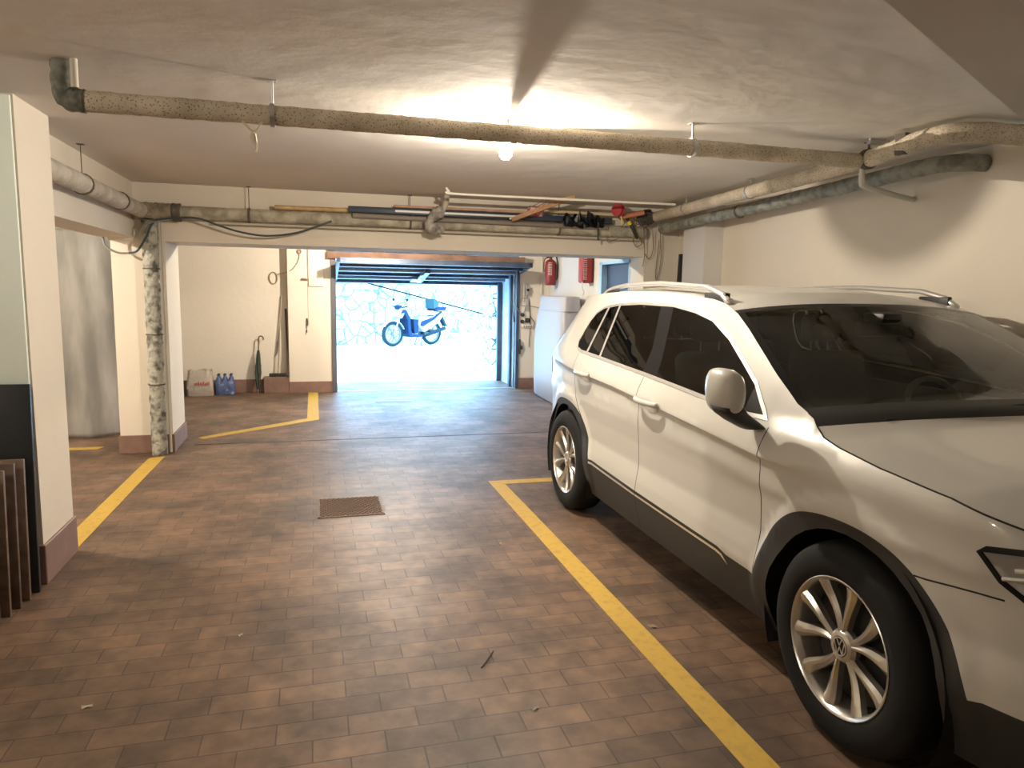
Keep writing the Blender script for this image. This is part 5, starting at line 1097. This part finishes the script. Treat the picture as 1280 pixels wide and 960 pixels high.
bm = new(); prism(bm, [(-0.50, 0.86), (-0.40, 0.92), (-0.28, 0.72), (-0.27, 0.34), (-0.18, 0.24), (0.22, 0.24), (0.22, 0.30), (-0.14, 0.32), (-0.19, 0.42), (-0.20, 0.76), (-0.33, 0.98), (-0.44, 0.98)], (-0.19, 0.19), 'Y'); bmesh.ops.bevel(bm, geom=bm.edges[:], offset=0.012, segments=1, affect='EDGES'); so('leg_shield', bm, SB)
bm = new(); prism(bm, [(-0.60, 0.80), (-0.48, 1.02), (-0.36, 1.04), (-0.32, 0.92), (-0.46, 0.74)], (-0.16, 0.16), 'Y'); bmesh.ops.bevel(bm, geom=bm.edges[:], offset=0.02, segments=2, affect='EDGES'); so('front_cowl', bm, SW)
bm = new(); prism(bm, [(-0.02, 0.33), (0.10, 0.33), (0.14, 0.70), (-0.04, 0.72)], (-0.12, 0.12), 'Y'); so('centre_tunnel', bm, SB)
bm = new(); prism(bm, [(0.10, 0.55), (0.30, 0.36), (0.80, 0.62), (1.0, 0.86), (0.98, 0.92), (0.6, 0.78), (0.12, 0.80)], (-0.16, 0.16), 'Y'); bmesh.ops.bevel(bm, geom=bm.edges[:], offset=0.02, segments=2, affect='EDGES'); so('side_panel', bm, SW)
bm = new(); prism(bm, [(0.14, 0.54), (0.24, 0.52), (0.62, 0.70), (0.92, 0.92), (0.88, 0.93), (0.58, 0.77), (0.18, 0.66)], (-0.17, 0.17), 'Y'); so('side_flash', bm, SB)
bm = new(); rbox(bm, 0.08, 0.86, -0.14, 0.14, 0.82, 0.92, 0.03, 3); so('seat', bm, P('cream_seat', (0.6, 0.58, 0.52), 0.6))
bm = new(); prism(bm, [(0.62, 0.98), (0.68, 0.94), (0.98, 0.95), (1.04, 1.05), (0.94, 1.05), (0.90, 1.02), (0.74, 1.04)], (-0.2, 0.2), 'Y'); tb = so('top_box', bm, SB)
bm = new(); prism(bm, [(0.60, 1.0), (0.74, 1.05), (0.76, 1.14), (0.70, 1.24), (0.58, 1.27)], (-0.19, 0.19), 'Y'); so('box_lid', bm, SB2, tb)
bm = new(); tube(bm, [(-0.42, -0.33, 1.06), (-0.45, 0, 1.02), (-0.42, 0.33, 1.06)], 0.018, 8); hb = so('handlebar', bm, SK_)
bm = new(); rbox(bm, -0.53, -0.40, -0.10, 0.10, 0.98, 1.10, 0.03, 2); so('headset', bm, SB, hb)
for s in (-1, 1):
    bm = new(); tube(bm, [(-0.42, 0.24*s, 1.06), (-0.40, 0.30*s, 1.20)], 0.007, 6); bmesh.ops.create_uvsphere(bm, u_segments=12, v_segments=8, radius=0.05, matrix=Matrix.Translation((-0.40, 0.31*s, 1.24)) @ Matrix.Diagonal((0.4, 1.1, 0.8, 1))); so('mirror', bm, SK_, hb)
bm = new(); prism(bm, [(0.94, 0.80), (1.0, 0.78), (1.16, 0.50), (1.10, 0.50), (0.98, 0.68)], (-0.07, 0.07), 'Y'); so('rear_mudguard', bm, SK_)
bm = new(); prism(bm, [(0.30, 0.26), (0.42, 0.22), (0.80, 0.30), (0.80, 0.42), (0.50, 0.44), (0.32, 0.38)], (0.06, 0.15), 'Y'); so('engine', bm, P('engine_grey_blue', (0.06, 0.08, 0.09), 0.5))
bm = new(); tube(bm, [(0.35, -0.13, 0.26), (0.62, -0.16, 0.36), (1.0, -0.16, 0.46)], [0.03, 0.055, 0.05], 10); so('exhaust', bm, SK_)
bm = new(); tube(bm, [(0.28, -0.10, 0.30), (0.18, -0.14, 0.02), (0.24, -0.14, 0.006)], 0.014, 6); tube(bm, [(0.28, 0.10, 0.30), (0.18, 0.14, 0.02), (0.24, 0.14, 0.006)], 0.014, 6); so('stand', bm, SK_)
bm = new(); q0 = Vector((0.9, 19.45, 1.78)); 
tube(bm, [(-3.0, 17.55, 2.7), (1.1, 19.85, 1.74), (5.4, 22.25, 0.72)], 0.022, 6); tag(obj('yard_cable', bm, P('dark_yard_cable', (0.006, 0.008, 0.008), 0.8, spec=0.1)), 'thin dark cable sloping down across the stone wall outside', 'cable')
